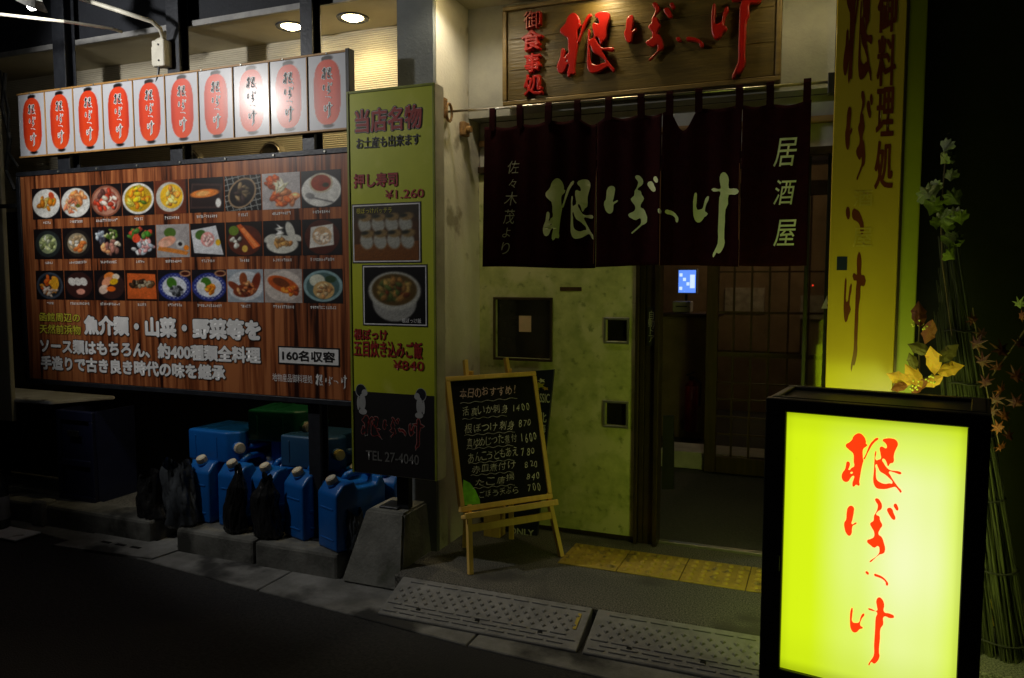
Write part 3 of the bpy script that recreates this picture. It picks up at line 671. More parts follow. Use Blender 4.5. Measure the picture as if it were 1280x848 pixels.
# ============================================================ CARVED SIGN
cs = thing('carved_sign', 'wooden signboard with raised red lacquered brush characters above the doorway curtain', 'sign', (-.915, 3.8, 2.33))
def csr(x0, y0, x1, y1): q = rect(x0, y0, x1, y1, 3.775); return (q[0]+.915, q[1]+.915, q[2]-2.33, q[3]-2.33)
sx0, sx1, sz1 = -.69, .685, .50
box('backboard', sx0, sx1, .0, .07, 0, sz1, 'signframe', cs, .006)
zz = [.026, .178, .336, sz1-.024]
for a, b in zip(zz, zz[1:]):
    box('plank', sx0+.028, sx1-.028, -.003-.001*random.random(), -.0002, a+.0015, b-.0015, 'signwood', cs, .0012)
for a, b, c, d in ((sx0, sx1, -.002, .022), (sx0, sx1, sz1-.020, sz1+.002), (sx0-.002, sx0+.022, .0225, sz1-.0205), (sx1-.022, sx1+.002, .0225, sz1-.0205)):
    box('frame_moulding', a, b, -.018, -.0005, c, d, 'signframe', cs, .004, 2)
for g, a in (('ne', (697, 15, 768, 94)), ('bo', (781, 5, 843, 76)), ('tsu', (846, 46, 879, 61)), ('ke', (890, -14, 950, 98))):
    rr = csr(*a)
    if g == 'ke': rr = (rr[0], rr[1], rr[2], sz1-.03)
    glyph(g, rr, -.022, 'red', cs, 'raised_character', offset=-.05 if g != 'tsu' else -.02, extrude=.16, bevel=.10 if g != 'tsu' else .05, res=3, smooth=False)
for ch, a in (('御', (655, 14, 676, 36)), ('食', (652, 38, 679, 64)), ('事', (656, 67, 676, 91)), ('処', (655, 93, 679, 120))):
    text(ch, csr(*a), -.012, 'red', cs, 'raised_character', offset=.0, extrude=.22, bevel=.028 if ch != '御' else 0, res=2)

# ============================================================ NOREN
YN = 3.62
pz_ = 2.275
pp = thing('curtain_pole', 'thin steel pole carrying the dark doorway curtain', 'pole', (-.93, YN, 0))
bm = bmesh.new(); pL = atX(558, 141, XP); pR = at(1040, 103, YN)
tube(bm, [(XP+.93+.005, 0, 2.287), (-.45, 0, 2.279), (.2, 0, 2.272), (.925, 0, 2.264)], .0065, 10); obj('rod', bm, 'pole', pp, True)
bm = bmesh.new(); bx(bm, .905, .935, -.02, .02, 2.21, 2.30, .003); obj('end_bracket', bm, 'black', pp)
bm = bmesh.new(); bx(bm, XP+.93+.001, XP+.93+.012, -.09, -.01, 2.25, 2.35, .003)
n = 14
ring = [(XP+.93+.03, .03*math.cos(2*math.pi*k/n)-.03, 2.275+.045*math.sin(2*math.pi*k/n)) for k in range(n+1)]
tube(bm, ring, .007, 6); obj('end_bracket', bm, 'rust', pp)
bm = bmesh.new(); bx(bm, XP+.001, XP+.035, 3.76, 3.83, 2.19, 2.265, .008, 2); cyl(bm, (XP+.03, 3.79, 2.225), (XP+.06, 3.79, 2.225), .018, n=10)
tag(obj('spare_bracket', bm, 'rust'), 'rusty empty pole bracket on the cream side of the pillar', 'bracket')
nr = thing('noren_curtain', 'dark maroon split doorway curtain with white brush lettering hanging from the pole', 'curtain', (-.87, YN, 0))
X0, X1, ZB = -1.635, -.088, 1.482
seams = [X0, -1.055, -.772, -.415, X1]
seams[1] = at(746, 330, YN).x; seams[2] = at(826, 330, YN).x; seams[3] = at(924, 330, YN).x
def wave(x, z):
    h = 1-sm(0, .75, 2.2-z)*0+0
    f = .010*math.sin(x*21+.4)*(.4+.6*min(1, (2.22-z)/.6))+.005*math.sin(x*47+1.7)
    for s in seams[1:-1]:
        d = abs(x-s); f += -.016*math.exp(-(d/.03)**2)*(.35+.65*min(1, (2.22-z)/.4))
    return f
tabs = [at(px, 150, YN).x for px in (616, 650, 686, 722, 761, 801, 837, 873, 924, 962, 1008)]
dips = {837: 0, }
def ztop(x):
    z = 2.196+ .004*math.sin(x*9)
    a = [t for t in tabs if t <= x]; b = [t for t in tabs if t >= x]
    if a and b:
        t0, t1 = a[-1], b[0]
        if t1 > t0:
            u = (x-t0)/(t1-t0); dip = .012
            if abs((t0+t1)/2-at(855, 150, YN).x) < .04: dip = .095
            elif abs((t0+t1)/2-at(741, 150, YN).x) < .04: dip = .035
            z -= dip*(math.sin(math.pi*u)**1.5)
    return z
for i in range(4):
    a = seams[i]+(.0015 if i else 0); b = seams[i+1]-(.0015 if i < 3 else 0)
    nx = max(24, int((b-a)/.008)); nz = 40; bm = bmesh.new(); rows = []
    for j in range(nz+1):
        row = []
        for k in range(nx+1):
            x = a+(b-a)*k/nx; zt = ztop(x); zb = ZB+.006*math.sin(x*7)+(.004 if i % 2 else 0)
            z = zb+(zt-zb)*j/nz
            sway = -.012*(1-j/nz) if i == 0 else 0
            row.append(bm.verts.new((x+.87+sway*(1-k/nx), wave(x, z), z)))
        rows.append(row)
    for j in range(nz):
        for k in range(nx): bm.faces.new((rows[j][k], rows[j][k+1], rows[j+1][k+1], rows[j+1][k]))
    o = obj('cloth_panel', bm, 'noren', nr, True)
    sol = o.modifiers.new('thickness', 'SOLIDIFY'); sol.thickness = .0015; sol.offset = 1
for t in tabs:
    bm = bmesh.new(); zt = ztop(t)
    pr = [(-.0095, zt-.02), (-.0095, 2.27), (-.006, 2.284), (0, 2.288), (.006, 2.284), (.0095, 2.27), (.0095, zt-.02)]
    prv = [(wave(t, zt)*(1-(z-zt)/.09 if z < 2.28 else 0)+y, z) for y, z in pr]
    for xx in (-.0155,):
        a = [bm.verts.new((t+.87-.0155, y, z)) for y, z in prv]; b = [bm.verts.new((t+.87+.0155, y, z)) for y, z in prv]
        for k in range(len(pr)-1): bm.faces.new((a[k], b[k], b[k+1], a[k+1]))
    o = obj('hanging_tab', bm, 'noren', nr); sol = o.modifiers.new('thickness', 'SOLIDIFY'); sol.thickness = .0015
def drape(o, lift=.0045):
    me = o.data; bm = bmesh.new(); bm.from_mesh(me)
    for _ in range(2):
        es = [e for e in bm.edges if e.calc_length() > .03]
        if not es: break
        bmesh.ops.subdivide_edges(bm, edges=es, cuts=1); bmesh.ops.triangulate(bm, faces=bm.faces)
    for v in bm.verts: v.co.y = wave(v.co.x-.87, v.co.z)-lift
    bm.to_mesh(me); bm.free()
def nrr(x0, y0, x1, y1): q = rect(x0, y0, x1, y1, YN); return (q[0]+.87, q[1]+.87, q[2], q[3])
for g, a in (('ne', (680, 223, 743, 300)), ('bo', (757, 220, 823, 292)), ('tsu', (824, 262, 848, 278)), ('ke', (867, 217, 923, 321))):
    drape(glyph(g, nrr(*a), 0, 'noren_white', nr, 'brush_character', offset=.04))
for ch, a in (('居', (967, 173, 996, 208)), ('酒', (967, 225, 995, 256)), ('屋', (967, 275, 995, 308))):
    drape(text(ch, nrr(*a), 0, 'noren_white', nr, 'brush_character', offset=.006, shear=.18))
for ch, a in (('佐', (635, 201, 649, 217)), ('々', (636, 224, 645, 235)), ('木', (631, 240, 646, 257)), ('茂', (630, 262, 643, 280)), ('よ', (629, 285, 638, 297)), ('り', (628, 303, 637, 318))):
    drape(text(ch, nrr(*a), 0, 'noren_white2', nr, 'brush_character', offset=-.006, shear=.18))
for i, (px, y0, y1) in enumerate(((747, 215, 330), (827, 215, 332), (925, 205, 300))):
    a = at(px, y0, YN); b = at(px-1 if i else px-4, y1, YN); bm = bmesh.new()
    n = 16; pts = [a.lerp(b, k/n) for k in range(n+1)]
    tube(bm, [(p.x+.87, wave(p.x, p.z)-.004, max(p.z, ZB+.003)) for p in pts], .0016, 5); obj('seam_piping', bm, 'noren_seam', nr)

# ============================================================ SIGN POSTS
def post(px, w_, y0, y1, z0, z1, label):
    p = thing('sign_post', label, 'post', (at(px, 60, y0).x, (y0+y1)/2, z0), 0, 'dark steel sign posts')
    d = (y1-y0)/2
    box('flange', -w_/2, w_/2, -d, -d+.008, 0, z1-z0, 'steel_dark', p, .001)
    box('web', -.006, .006, -d+.0081, d-.0081, 0, z1-z0, 'steel_dark', p)
    box('flange', -w_/2, w_/2, d-.008, d, 0, z1-z0, 'steel_dark', p, .001)
    box('base_plate', -w_*.8, w_*.8, -d-.03, d+.03, -.0, .01, 'steel_dark', p) if z0 < .2 else None
post(73, .10, 3.335, 3.41, .80, 4.2, 'leftmost dark steel post behind the lantern sign')
post(216, .09, 3.335, 3.41, .80, 4.2, 'dark steel post carrying the junction box')
post(383, .075, 3.335, 3.41, .03, 4.2, 'dark steel post standing between the two soffit downlights')

# lantern sign
LX0, LX1, LZ0, LZ1 = -4.635, -2.236, 2.168, 2.556; YF = 3.3
ls = thing('lantern_sign', 'long sign board showing ten printed red paper lanterns above the menu', 'sign', ((LX0+LX1)/2, YF, LZ0))
ox = (LX0+LX1)/2; hwid = (LX1-LX0)/2; hgt = LZ1-LZ0
box('cabinet', -hwid, hwid, .012, .035, -.002, hgt+.002, 'black', ls)
box('cabinet_end', hwid-.002, hwid+.02, -.016, .034, -.004, hgt+.004, 'black', ls, .002)
box('frame_strip', -hwid, hwid-.003, -.006, .0115, hgt-.010, hgt, 'outline_wood', ls, .001)
box('frame_strip', -hwid, hwid-.003, -.006, .0115, 0, .010, 'outline_wood', ls, .001)
pw = (2*hwid-.006)/10
P = Pic(44, 84, (.76, .77, .80), 3)
P.mask(np.ones_like(P.U)*0, (0, 0, 0))
for cy, cx, rx, ry in ((.955, .52, .13, .035), (.05, .52, .13, .03)): P.disc(cx, cy, rx, ry, (.07, .06, .07), 0, .012)
P.disc(.40, .945, .035, .03, (.07, .06, .07), 0, .01)
def lantern_shape(P):
    u = (P.U-.5)/.345; v = (P.V-.5)/.435
    d = (np.abs(u)**2.3+np.abs(v)**3.6); k = 1-sm(.95, 1.06, d)
    P.mask(k, (.90, .27, .12)); e = sm(.45, 1.0, np.abs(u)); P.mask(k*e*.45, (.62, .12, .06))
    P.mask(k*.10*(np.sin(P.V*170) > 0), (.75, .2, .08))
    P.mask(k*sm(.3, 1, -v)*.3, (.95, .42, .16))
lantern_shape(P)
lant = P.mesh('lantern_panel', (-pw/2+.004, pw/2-.004, .0105, hgt-.0105), 0); lant.materials.append(M['print_gloss'])
GLs = {}
lay = {'ne': (.37, .63, .665, .815), 'bo': (.39, .63, .475, .62), 'tsu': (.46, .60, .42, .445), 'ke': (.42, .62, .18, .37)}
def lantern_glyphs():
    res = {}
    for which, off, mm, yy in (('character', -.10, 'ink_black', -.0022), ('character_outline', .24, 'ink_white', -.0014)):
        for g, (a, b, c, d) in lay.items():
            r = (-pw/2+pw*a, -pw/2+pw*b, hgt*c, hgt*d)
            me = put(glyph_mesh(g, off if g != 'tsu' else off*.5, 0, 0, 1), glyph_bounds(g), r, yy - (.0 if g != 'tsu' else .0002)); me.materials.clear(); me.materials.append(M[mm]); res[(which, g)] = me
    return res
LG = lantern_glyphs()
for i in range(10):
    x = -hwid+.003+pw*(i+.5)
    o = link(bpy.data.objects.new('lantern_panel', lant), ls); o.location = (x, 0, 0)
    for (which, g), me in LG.items():
        q = link(bpy.data.objects.new(which, me), o)
    if i: box('divider', x-pw/2-.0035, x-pw/2+.0035, -.006, .0115, .0105, hgt-.0105, 'outline_wood', ls, .001)
for k in range(9):
    bm = bmesh.new(); x = -hwid+.12+k*.27; cyl(bm, (x, -.010, hgt-.006), (x, -.004, hgt-.006), .004, n=8); obj('screw', bm, 'alu', ls)

# menu board
MX0, MX1, MZ0, MZ1 = -4.645, -2.235, .80, 2.055
mb = thing('menu_board', 'large wood grain board with 27 food photographs and white Japanese lettering', 'menu board', (0, 0, 0))
b_ = box('board', MX0, MX1, YF, YF+.03, MZ0, MZ1, 'menuwood', mb, .002)
box('frame_rail', MX0-.03, MX1, YF-.006, YF+.034, MZ1+.001, MZ1+.028, 'steel_dark', mb, .002)
box('frame_rail', MX0-.03, MX1, YF-.006, YF+.034, MZ0-.028, MZ0-.001, 'steel_dark', mb, .002)
box('frame_rail', MX0-.034, MX0-.001, YF-.006, YF+.034, MZ0, MZ1, 'steel_dark', mb, .002)
for k in range(7):
    bm = bmesh.new(); x = MX0+.35+k*.32; cyl(bm, (x, YF-.012, MZ1+.014), (x, YF-.005, MZ1+.014), .006, n=8); obj('bolt', bm, 'alu', mb)
wh = (.88, .88, .86); dk = (.09, .07, .08); brn = (.45, .2, .1)
def dish(k):
    bgs = dk; P = Pic(64, 56, bgs, 100+k); D, B, Q = P.disc, P.blobs, P.quad
    if k == 0: D(.5, .5, .49, .46, wh); B(.5, .5, .28, .28, [(.85, .5, .1), (.55, .65, .2), (.8, .7, .4)], 9, .06, .11); D(.7, .75, .09, .12, (.8, .3, .15), 30)
    elif k == 1: D(.5, .48, .49, .46, wh); B(.6, .66, .28, .16, [(.9, .55, .3), (.85, .6, .4)], 8, .06, .1, 2); B(.35, .4, .22, .2, [(.9, .5, .35), (.95, .7, .5)], 8, .03, .06, 2.5); D(.58, .38, .08, .06, (.4, .4, .15))
    elif k == 2: D(.5, .48, .5, .48, (.55, .33, .25)); D(.5, .48, .44, .42, (.7, .5, .42)); B(.5, .48, .34, .3, [(.9, .82, .75), (.6, .35, .3), (.8, .25, .15), (.35, .2, .18)], 22, .05, .1)
    elif k == 3: D(.5, .5, .5, .47, wh); D(.5, .5, .43, .4, (.75, .6, .1)); B(.5, .52, .34, .3, [(.95, .75, .1), (.95, .55, .1), (.85, .8, .3), (.3, .4, .1)], 22, .05, .1)
    elif k == 4: P.c[:] = (.40, .18, .10); D(.45, .5, .42, .44, (.75, .75, .72)); D(.5, .52, .34, .36, (.95, .75, .15)); B(.5, .52, .25, .25, [(1, .9, .5), (.95, .6, .2)], 12, .04, .08); P.mask(sm(.9, .98, P.U), dk)
    elif k == 5: Q([(.02, .12), (.92, .10), (.98, .80), (.08, .86)], (.25, .18, .17)); Q([(.06, .18), (.86, .16), (.9, .74), (.12, .8)], (.16, .11, .11)); D(.45, .55, .42, .12, (.88, .5, .2), 4); D(.40, .55, .2, .07, (.95, .7, .4), 4); D(.84, .26, .08, .13, wh)
    elif k == 6:
        P.c[:] = (.05, .05, .05)
        for a in (.06, .2, .34, .48, .62, .76, .9): P.mask((np.abs(P.U+.2*P.V-a*1.2) < .016).astype(float)*.8, (.55, .56, .55)); P.mask((np.abs(P.V-.2*P.U-a*1.1+.1) < .018).astype(float)*.8, (.55, .56, .55))
        D(.48, .5, .36, .46, (.62, .52, .4), -35); D(.48, .5, .31, .41, (.12, .10, .10), -35); B(.48, .5, .16, .26, [(.35, .3, .22), (.22, .16, .15), (.5, .42, .3)], 12, .04, .07, 2)
    elif k == 7: P.c[:] = (.72, .70, .70); B(.25, .76, .16, .16, [(.85, .35, .12), (.7, .3, .12)], 10, .05, .09); B(.55, .3, .34, .2, [(.88, .4, .18), (.78, .32, .14), (.95, .6, .4)], 22, .06, .1); B(.48, .66, .12, .16, [(.95, .92, .75)], 7, .02, .04, 4)
    elif k == 8: P.c[:] = (.14, .14, .15); D(.5, .46, .5, .44, wh); D(.5, .66, .30, .27, (.80, .77, .68)); D(.5, .66, .25, .22, (.6, .22, .1)); D(.62, .6, .08, .06, (.2, .2, .1)); Q([(.12, .34), (.2, .28), (.8, .1), (.82, .14)], (.5, .5, .5)); D(.22, .32, .12, .08, (.55, .55, .55), -20)
    elif k == 9: D(.5, .5, .45, .44, (.16, .18, .18)); D(.5, .5, .32, .32, (.55, .6, .45)); B(.5, .5, .24, .22, [(.7, .75, .5), (.8, .82, .7), (.45, .5, .3)], 14, .05, .08)
    elif k == 10: D(.5, .5, .45, .44, (.16, .14, .13)); D(.5, .5, .34, .33, (.6, .55, .45)); B(.5, .5, .26, .24, [(.85, .82, .75), (.7, .6, .45), (.85, .45, .2)], 16, .05, .08)
    elif k == 11: B(.25, .68, .16, .16, [(.7, .75, .8), (.3, .3, .35)], 8, .05, .09); B(.62, .72, .2, .18, [(.85, .85, .6), (.3, .4, .15)], 10, .03, .06); B(.6, .35, .3, .2, [(.9, .6, .4), (.85, .8, .7), (.6, .4, .35)], 14, .06, .1)
    elif k == 12: B(.5, .7, .34, .2, [(.2, .42, .12), (.3, .5, .2), (.85, .3, .2)], 14, .06, .1); B(.6, .35, .32, .22, [(.85, .85, .85), (.85, .6, .6), (.75, .8, .85)], 16, .05, .09); D(.4, .6, .13, .13, (.85, .3, .18))
    elif k == 13: P.c[:] = (.62, .60, .60); Q([(.02, .22), (.9, .06), (.98, .16), (.08, .36)], (.78, .48, .2)); D(.42, .75, .18, .15, (.3, .42, .15)); D(.32, .48, .28, .15, (.88, .62, .52), 20); D(.26, .42, .2, .1, (.9, .7, .6)); D(.72, .4, .13, .13, (.75, .75, .75)); D(.72, .4, .06, .06, (.15, .12, .12)); D(.9, .28, .08, .08, (.9, .5, .1))
    elif k == 14: Q([(.1, .12), (.95, .05), (.75, .92), (.02, .8)][::1], (.82, .83, .85)); D(.3, .66, .16, .14, (.28, .42, .15), 30); D(.5, .52, .2, .22, (.88, .6, .58)); D(.8, .42, .07, .09, (.9, .7, .1)); B(.5, .5, .14, .16, [(.92, .72, .7)], 8, .03, .05)
    elif k == 15: P.c[:] = (.13, .10, .09); D(.52, .46, .47, .44, (.36, .16, .10)); B(.28, .5, .14, .2, [(.8, .8, .75), (.25, .15, .12)], 8, .04, .07); Q([(.3, .9), (.42, .94), (.95, .3), (.75, .2)][::-1], (.85, .38, .15)); Q([(.40, .8), (.5, .84), (.9, .28), (.8, .25)][::-1], (.95, .55, .3)); D(.22, .75, .14, .14, (.4, .5, .15)); D(.52, .22, .08, .1, (.85, .7, .3))
    elif k == 16: P.c[:] = (.08, .08, .09); Q([(.05, .62), (.3, .1), (.75, .1), (.95, .55), (.62, .62), (.7, .95), (.45, .6)][::1], (.82, .82, .78)) if False else (D(.5, .32, .42, .26, (.82, .82, .78)), D(.72, .7, .11, .26, (.8, .8, .76), 15), D(.18, .5, .18, .1, (.8, .8, .76), 30), D(.9, .5, .14, .08, (.8, .8, .76), -30)); B(.5, .4, .22, .14, [(.75, .55, .3), (.6, .4, .2)], 12, .04, .07); B(.42, .68, .05, .16, [(.95, .95, .9)], 6, .015, .03, 4)
    elif k == 17: D(.5, .5, .44, .48, (.30, .12, .07)); Q([(.18, .2), (.8, .28), (.78, .86), (.22, .78)], (.86, .85, .82)); D(.5, .54, .24, .25, (.80, .66, .5)); B(.5, .54, .18, .18, [(.9, .8, .7)], 8, .04, .06)
    elif k == 18: D(.5, .48, .47, .46, (.12, .14, .17), rim=(.25, .28, .33)); B(.5, .5, .3, .3, [(.85, .35, .1), (.9, .55, .15)], 16, .05, .1); B(.48, .3, .2, .16, [(.9, .8, .72)], 7, .04, .06, 2.5); D(.68, .55, .15, .2, (.9, .65, .15))
    elif k == 19: D(.5, .5, .46, .44, (.22, .12, .11)); [D(.26+.2*i, .62, .15, .12, (.85, .84, .82), -50) for i in range(3)]; D(.55, .28, .15, .1, (.88, .6, .52))
    elif k == 20: D(.55, .48, .45, .44, (.22, .14, .13)); D(.5, .8, .18, .13, (.9, .5, .2), 20); D(.72, .78, .12, .1, (.92, .85, .75)); D(.42, .62, .2, .13, (.9, .6, .45), 40); D(.65, .62, .14, .1, (.9, .7, .1), 20); D(.3, .36, .17, .14, (.92, .8, .72), 40); D(.55, .38, .15, .09, (.9, .4, .1))
    elif k == 21: P.c[:] = (.14, .08, .06); Q([(.05, .06), (.98, .06), (.95, .86), (.06, .9)], (.82, .38, .16)); B(.5, .55, .4, .1, [(.35, .25, .15), (.6, .55, .45), (.2, .14, .1)], 18, .06, .09, 1.2)
    elif k in (22, 23):
        P.c[:] = (.10, .09, .12); D(.5, .46, .5, .44, (.16, .20, .50)); P.mask((np.sin(P.U*50)*np.sin(P.V*46) > .2)*(1-sm(.85, .95, np.hypot((P.U-.5)/.5, (P.V-.46)/.44)))*.6, (.7, .74, .85)); D(.5, .46, .37, .32, (.84, .86, .9)); D(.42, .58, .15, .18, (.25, .45, .12), 20)
        if k == 22: B(.55, .34, .2, .14, [(.15, .16, .18), (.5, .52, .55)], 16, .03, .05)
        else: B(.55, .38, .16, .12, [(.92, .42, .05), (.98, .55, .1)], 12, .04, .06); D(.28, .5, .12, .1, (.9, .9, .88))
        D(.84, .88, .17, .10, (.75, .55, .4)); D(.84, .88, .12, .06, (.25, .08, .05))
    elif k == 24: P.c[:] = (.62, .66, .70); D(.5, .5, .5, .45, (.78, .8, .82)); D(.48, .35, .32, .2, (.48, .20, .10), 8); D(.2, .48, .1, .22, (.5, .22, .12), 50); D(.8, .6, .11, .3, (.48, .18, .09), -15); D(.45, .7, .11, .2, (.55, .28, .14)); B(.5, .42, .26, .2, [(.7, .4, .22), (.35, .14, .08), (.8, .55, .35)], 14, .03, .06)
    elif k == 25: P.c[:] = (.66, .62, .60); D(.5, .5, .5, .46, (.80, .76, .73)); D(.5, .54, .44, .22, (.78, .34, .12), -25); D(.45, .6, .24, .12, (.45, .22, .10), -25); B(.68, .38, .22, .12, [(.9, .5, .15), (.7, .28, .1)], 12, .04, .07)
    else: P.c[:] = (.10, .10, .11); D(.5, .5, .5, .46, (.55, .68, .70)); D(.5, .5, .42, .39, (.30, .42, .42)); D(.36, .66, .2, .18, (.85, .86, .78)); D(.52, .38, .27, .26, (.82, .66, .42)); B(.52, .38, .2, .18, [(.9, .78, .58), (.7, .5, .3)], 10, .03, .06); D(.7, .7, .14, .1, (.2, .3, .2))
    for f in (9, 21):
        g = P.rs.rand(f, f); iy = (P.V*(f-1.001)).astype(int); ix = (P.U*(f-1.001)).astype(int); fy = P.V*(f-1.001)-iy; fx = P.U*(f-1.001)-ix
        g = (g[iy, ix]*(1-fx)+g[iy, ix+1]*fx)*(1-fy)+(g[iy+1, ix]*(1-fx)+g[iy+1, ix+1]*fx)*fy
        P.c = np.clip(P.c*(1+.14*(g[..., None]-.5)), 0, 1)
    P.grain(.14)
    return P
names = ['fried food on a white round plate', 'fried seafood and crab on a white plate', 'brown pot of mixed seafood stew', 'round dish of yellow egg and seafood', 'bowl of yellow gratin', 'whole grilled fish on a dark rectangular plate', 'shellfish on a wire grill', 'heap of orange fried pieces', 'cup of red brown soup with a spoon',
 'dark bowl of pale green food', 'dark bowl of pale stew', 'mixed sashimi heap on black', 'sashimi with green leaves and red fish', 'pink sashimi on a wooden board', 'pink sashimi on a white square plate', 'orange crab legs on a brown plate', 'white petal shaped bowl', 'white paper and scallop on a brown plate',
 'orange rice bowl on black', 'three white sushi on black', 'orange and white sushi on black', 'sushi roll on an orange tray', 'blue patterned plate with dark food', 'blue patterned plate with orange roe', 'brown fried fish on white', 'orange fried fish on white', 'pale blue bowl with cream dumplings']
rows = ((1.790, 1.977, (38, 428)), (1.547, 1.731, (43, 429)), (1.300, 1.477, (45, 430)))
for j in range(3):
    z0, z1, _ = rows[j]; gx0, gx1 = -4.548, -2.280; cw = (gx1-gx0)/9
    for i in range(9):
        k = j*9+i; x0 = gx0+cw*i+.004; x1 = gx0+cw*(i+1)-.004
        if j == 2 and i < 0: continue
        P = dish(k); me = P.mesh('food_photo', (x0, x1, z0, z1), YF-.0012); o = obj('food_photo', me, 'print', mb); o['label'] = 'photograph of '+names[k]
        rs = random.Random(k); bm = bmesh.new(); n = rs.randint(7, 13) if k % 3 else 5; wch = .0135; xc = (x0+x1)/2-n*wch/2
        for c in range(n):     # caption too small to read: a row of tiny strokes
            xx = xc+c*wch
            for s_ in range(3):
                a = rs.uniform(0, .007); zc = z0-.022+rs.uniform(-.007, .007)
                if rs.random() < .5: bx(bm, xx+.001, xx+.011, YF-.0016-.0001*s_, YF-.001, zc, zc+.0024)
                else: bx(bm, xx+.002+a, xx+.0045+a, YF-.0016-.0001*s_, YF-.001, z0-.030, z0-.015)
        o = obj('caption', bm, 'ink_white', mb)
def mbt(s, x0, y0, x1, y1, m, off=.03, outl=.035, **kw): return text(s, rect(x0, y0, x1, y1, YF), YF-.0030, m, mb, offset=off, outline=outl, **kw)
def lrect(x0, yt, yb, x1, Y):      # a level line of print measured at its left end
    return (at(x0, yt, Y).x, at(x1, yt, Y).x, at(x0, yb, Y).z, at(x0, yt, Y).z)
def mbl(s, x0, yt, yb, x1, m, off, outl): return text(s, lrect(x0, yt, yb, x1, YF), YF-.0030, m, mb, offset=off, outline=outl)
mbl('函館周辺の', 50, 391, 401.5, 100, 'ink_yellow', .035, .035); mbl('天然前浜物', 50, 405.5, 416.5, 101, 'ink_yellow', .035, .035)
mbl('魚介類・山菜・野菜等を', 106, 395.5, 417, 325, 'ink_white', .085, .045)
mbl('ソース類はもちろん、約400種類全料理', 51, 423.5, 440, 325, 'ink_white', .07, .045)
mbl('手造りで古き良き時代の味を継承', 52, 445, 461, 281, 'ink_white', .07, .045)
# text above is fitted to the sloping lines by its own true rectangle
q = rect(348, 434, 425, 457, YF); box('notice_plate', q[0], q[1], YF-.0022, YF-.0006, q[2], q[3], 'ink_black', mb); box('notice_plate', q[0]+.008, q[1]-.008, YF-.0030, YF-.0023, q[2]+.008, q[3]-.008, 'ink_white', mb)
text('160名収容', (q[0]+.03, q[1]-.03, q[2]+.022, q[3]-.022), YF-.0038, 'ink_black', mb, offset=.05)
mbt('地物産品御料理処', 341, 468, 391, 478, 'ink_white', .0, None)
for g, a in (('ne', (395, 468, 404, 482)), ('bo', (407, 471, 416, 482)), ('tsu', (418, 476, 423, 479)), ('ke', (427, 469, 434, 486))): glyph(g, rect(*a, YF), YF-.003, 'ink_white', mb, 'brush_character', offset=.1, res=1)

# vertical green sign on its concrete foot
YG = 3.23
gs = thing('green_sign', 'upright lime green sign with red Japanese lettering and two dish photographs on a dark post', 'sign', (-1.95, YG, 0))
def gr(x0, y0, x1, y1): q = rect(x0, y0, x1, y1, YG); return (q[0]+1.95, q[1]+1.95, q[2], q[3])
gx0, gx1, gz0, gz1 = -2.195+1.95, -1.712+1.95, .452, 2.332
m_green = mat('lime_sign_sheet', (.52, .56, .025), (.44, .49, .02), .42, 3, 0, spots=[((.58, .60, .08), 4, .58)])
box('sign_body', gx0, gx1, .001, .09, gz0, gz1, 'header_cream', gs, .002)
gface = box('face_sheet', gx0+.004, gx1-.004, -.0008, .0, .99, gz1-.004, m_green, gs)
zb = at(490, 492, YG).z
for v in gface.data.vertices:
    if v.co.z < 1.2: v.co.z = zb+.0003
box('face_sheet_black', gx0+.004, gx1-.004, -.0008, .0, gz0+.004, zb, 'ink_black', gs)
for a, b, c, d in ((gx0, gx0+.012, gz0, gz1), (gx1-.012, gx1, gz0, gz1), (gx0+.0125, gx1-.0125, gz1-.012, gz1), ): box('frame_edge', a, b, -.005, -.001, c, d, mat('lime_frame', (.26, .30, .03), rough=.4), gs, .001)
def gt(s, a, m, off=.02, outl=None, **kw): return text(s, gr(*a), -.0032, m, gs, offset=off, outline=outl, **kw)
gt('当店名物', (445, 135, 527, 163), 'ink_red', .045, .014, om='ink_white', outline2=.055, om2='ink_black')
gt('お土産も出来ます', (446, 170, 525, 184), 'ink_black', .03, .012, om='ink_white')
gt('押し寿司', (443, 217, 497, 234), 'ink_red', .045, .02, om='ink_black')
gt('¥1.260', (482, 237, 530, 248), 'ink_red', .02)
gt('根ぼっけ', (443, 412, 484, 425), 'ink_red', .05, .02)
gt('五目炊き込みご飯', (443, 427, 528, 447), 'ink_red', .045, .02)
gt('¥840', (492, 451, 530, 463), 'ink_red', .02)
def photo(a, seed, kind):
    q = gr(*a); t = .006
    box('photo_border', q[0]-t*2, q[1]+t*2, -.0022, -.0012, q[2]-t*2, q[3]+t*2, 'ink_black', gs); box('photo_border', q[0]-t, q[1]+t, -.0030, -.0023, q[2]-t, q[3]+t, 'ink_white', gs)
    P = Pic(60, 54, (.30, .18, .08), seed)
    if kind == 0:
        P.quad([(0, .0), (1, .0), (1, .35), (0, .3)], (.48, .28, .10)); P.mask(sm(.6, .9, P.V), (.20, .17, .12))
        for r_i, y in enumerate((.72, .42)):
            for i in range(4):
                x = .17+.21*i+(.03 if r_i else 0); P.disc(x, y-.06, .10, .15, (.66, .66, .62), 10); P.disc(x+.02, y+.07, .10, .07, (.55, .45, .28), 10); P.disc(x-.03, y+.09, .06, .035, (.15, .16, .12), 10)
        P.grain(.2)
    else:
        P.c[:] = (.05, .04, .04); P.disc(.5, .38, .36, .34, (.62, .62, .60)); P.disc(.5, .58, .43, .34, (.72, .72, .68)); P.disc(.5, .60, .37, .28, (.35, .27, .12)); P.blobs(.5, .6, .28, .2, [(.62, .5, .25), (.45, .22, .1), (.3, .35, .15), (.6, .42, .2)], 30, .03, .06); P.grain(.2)
    o = obj('dish_photo', P.mesh('dish_photo', q, -.0036), 'print', gs); o['label'] = ('photograph of pressed sushi' if kind == 0 else 'photograph of a bowl of mixed rice')
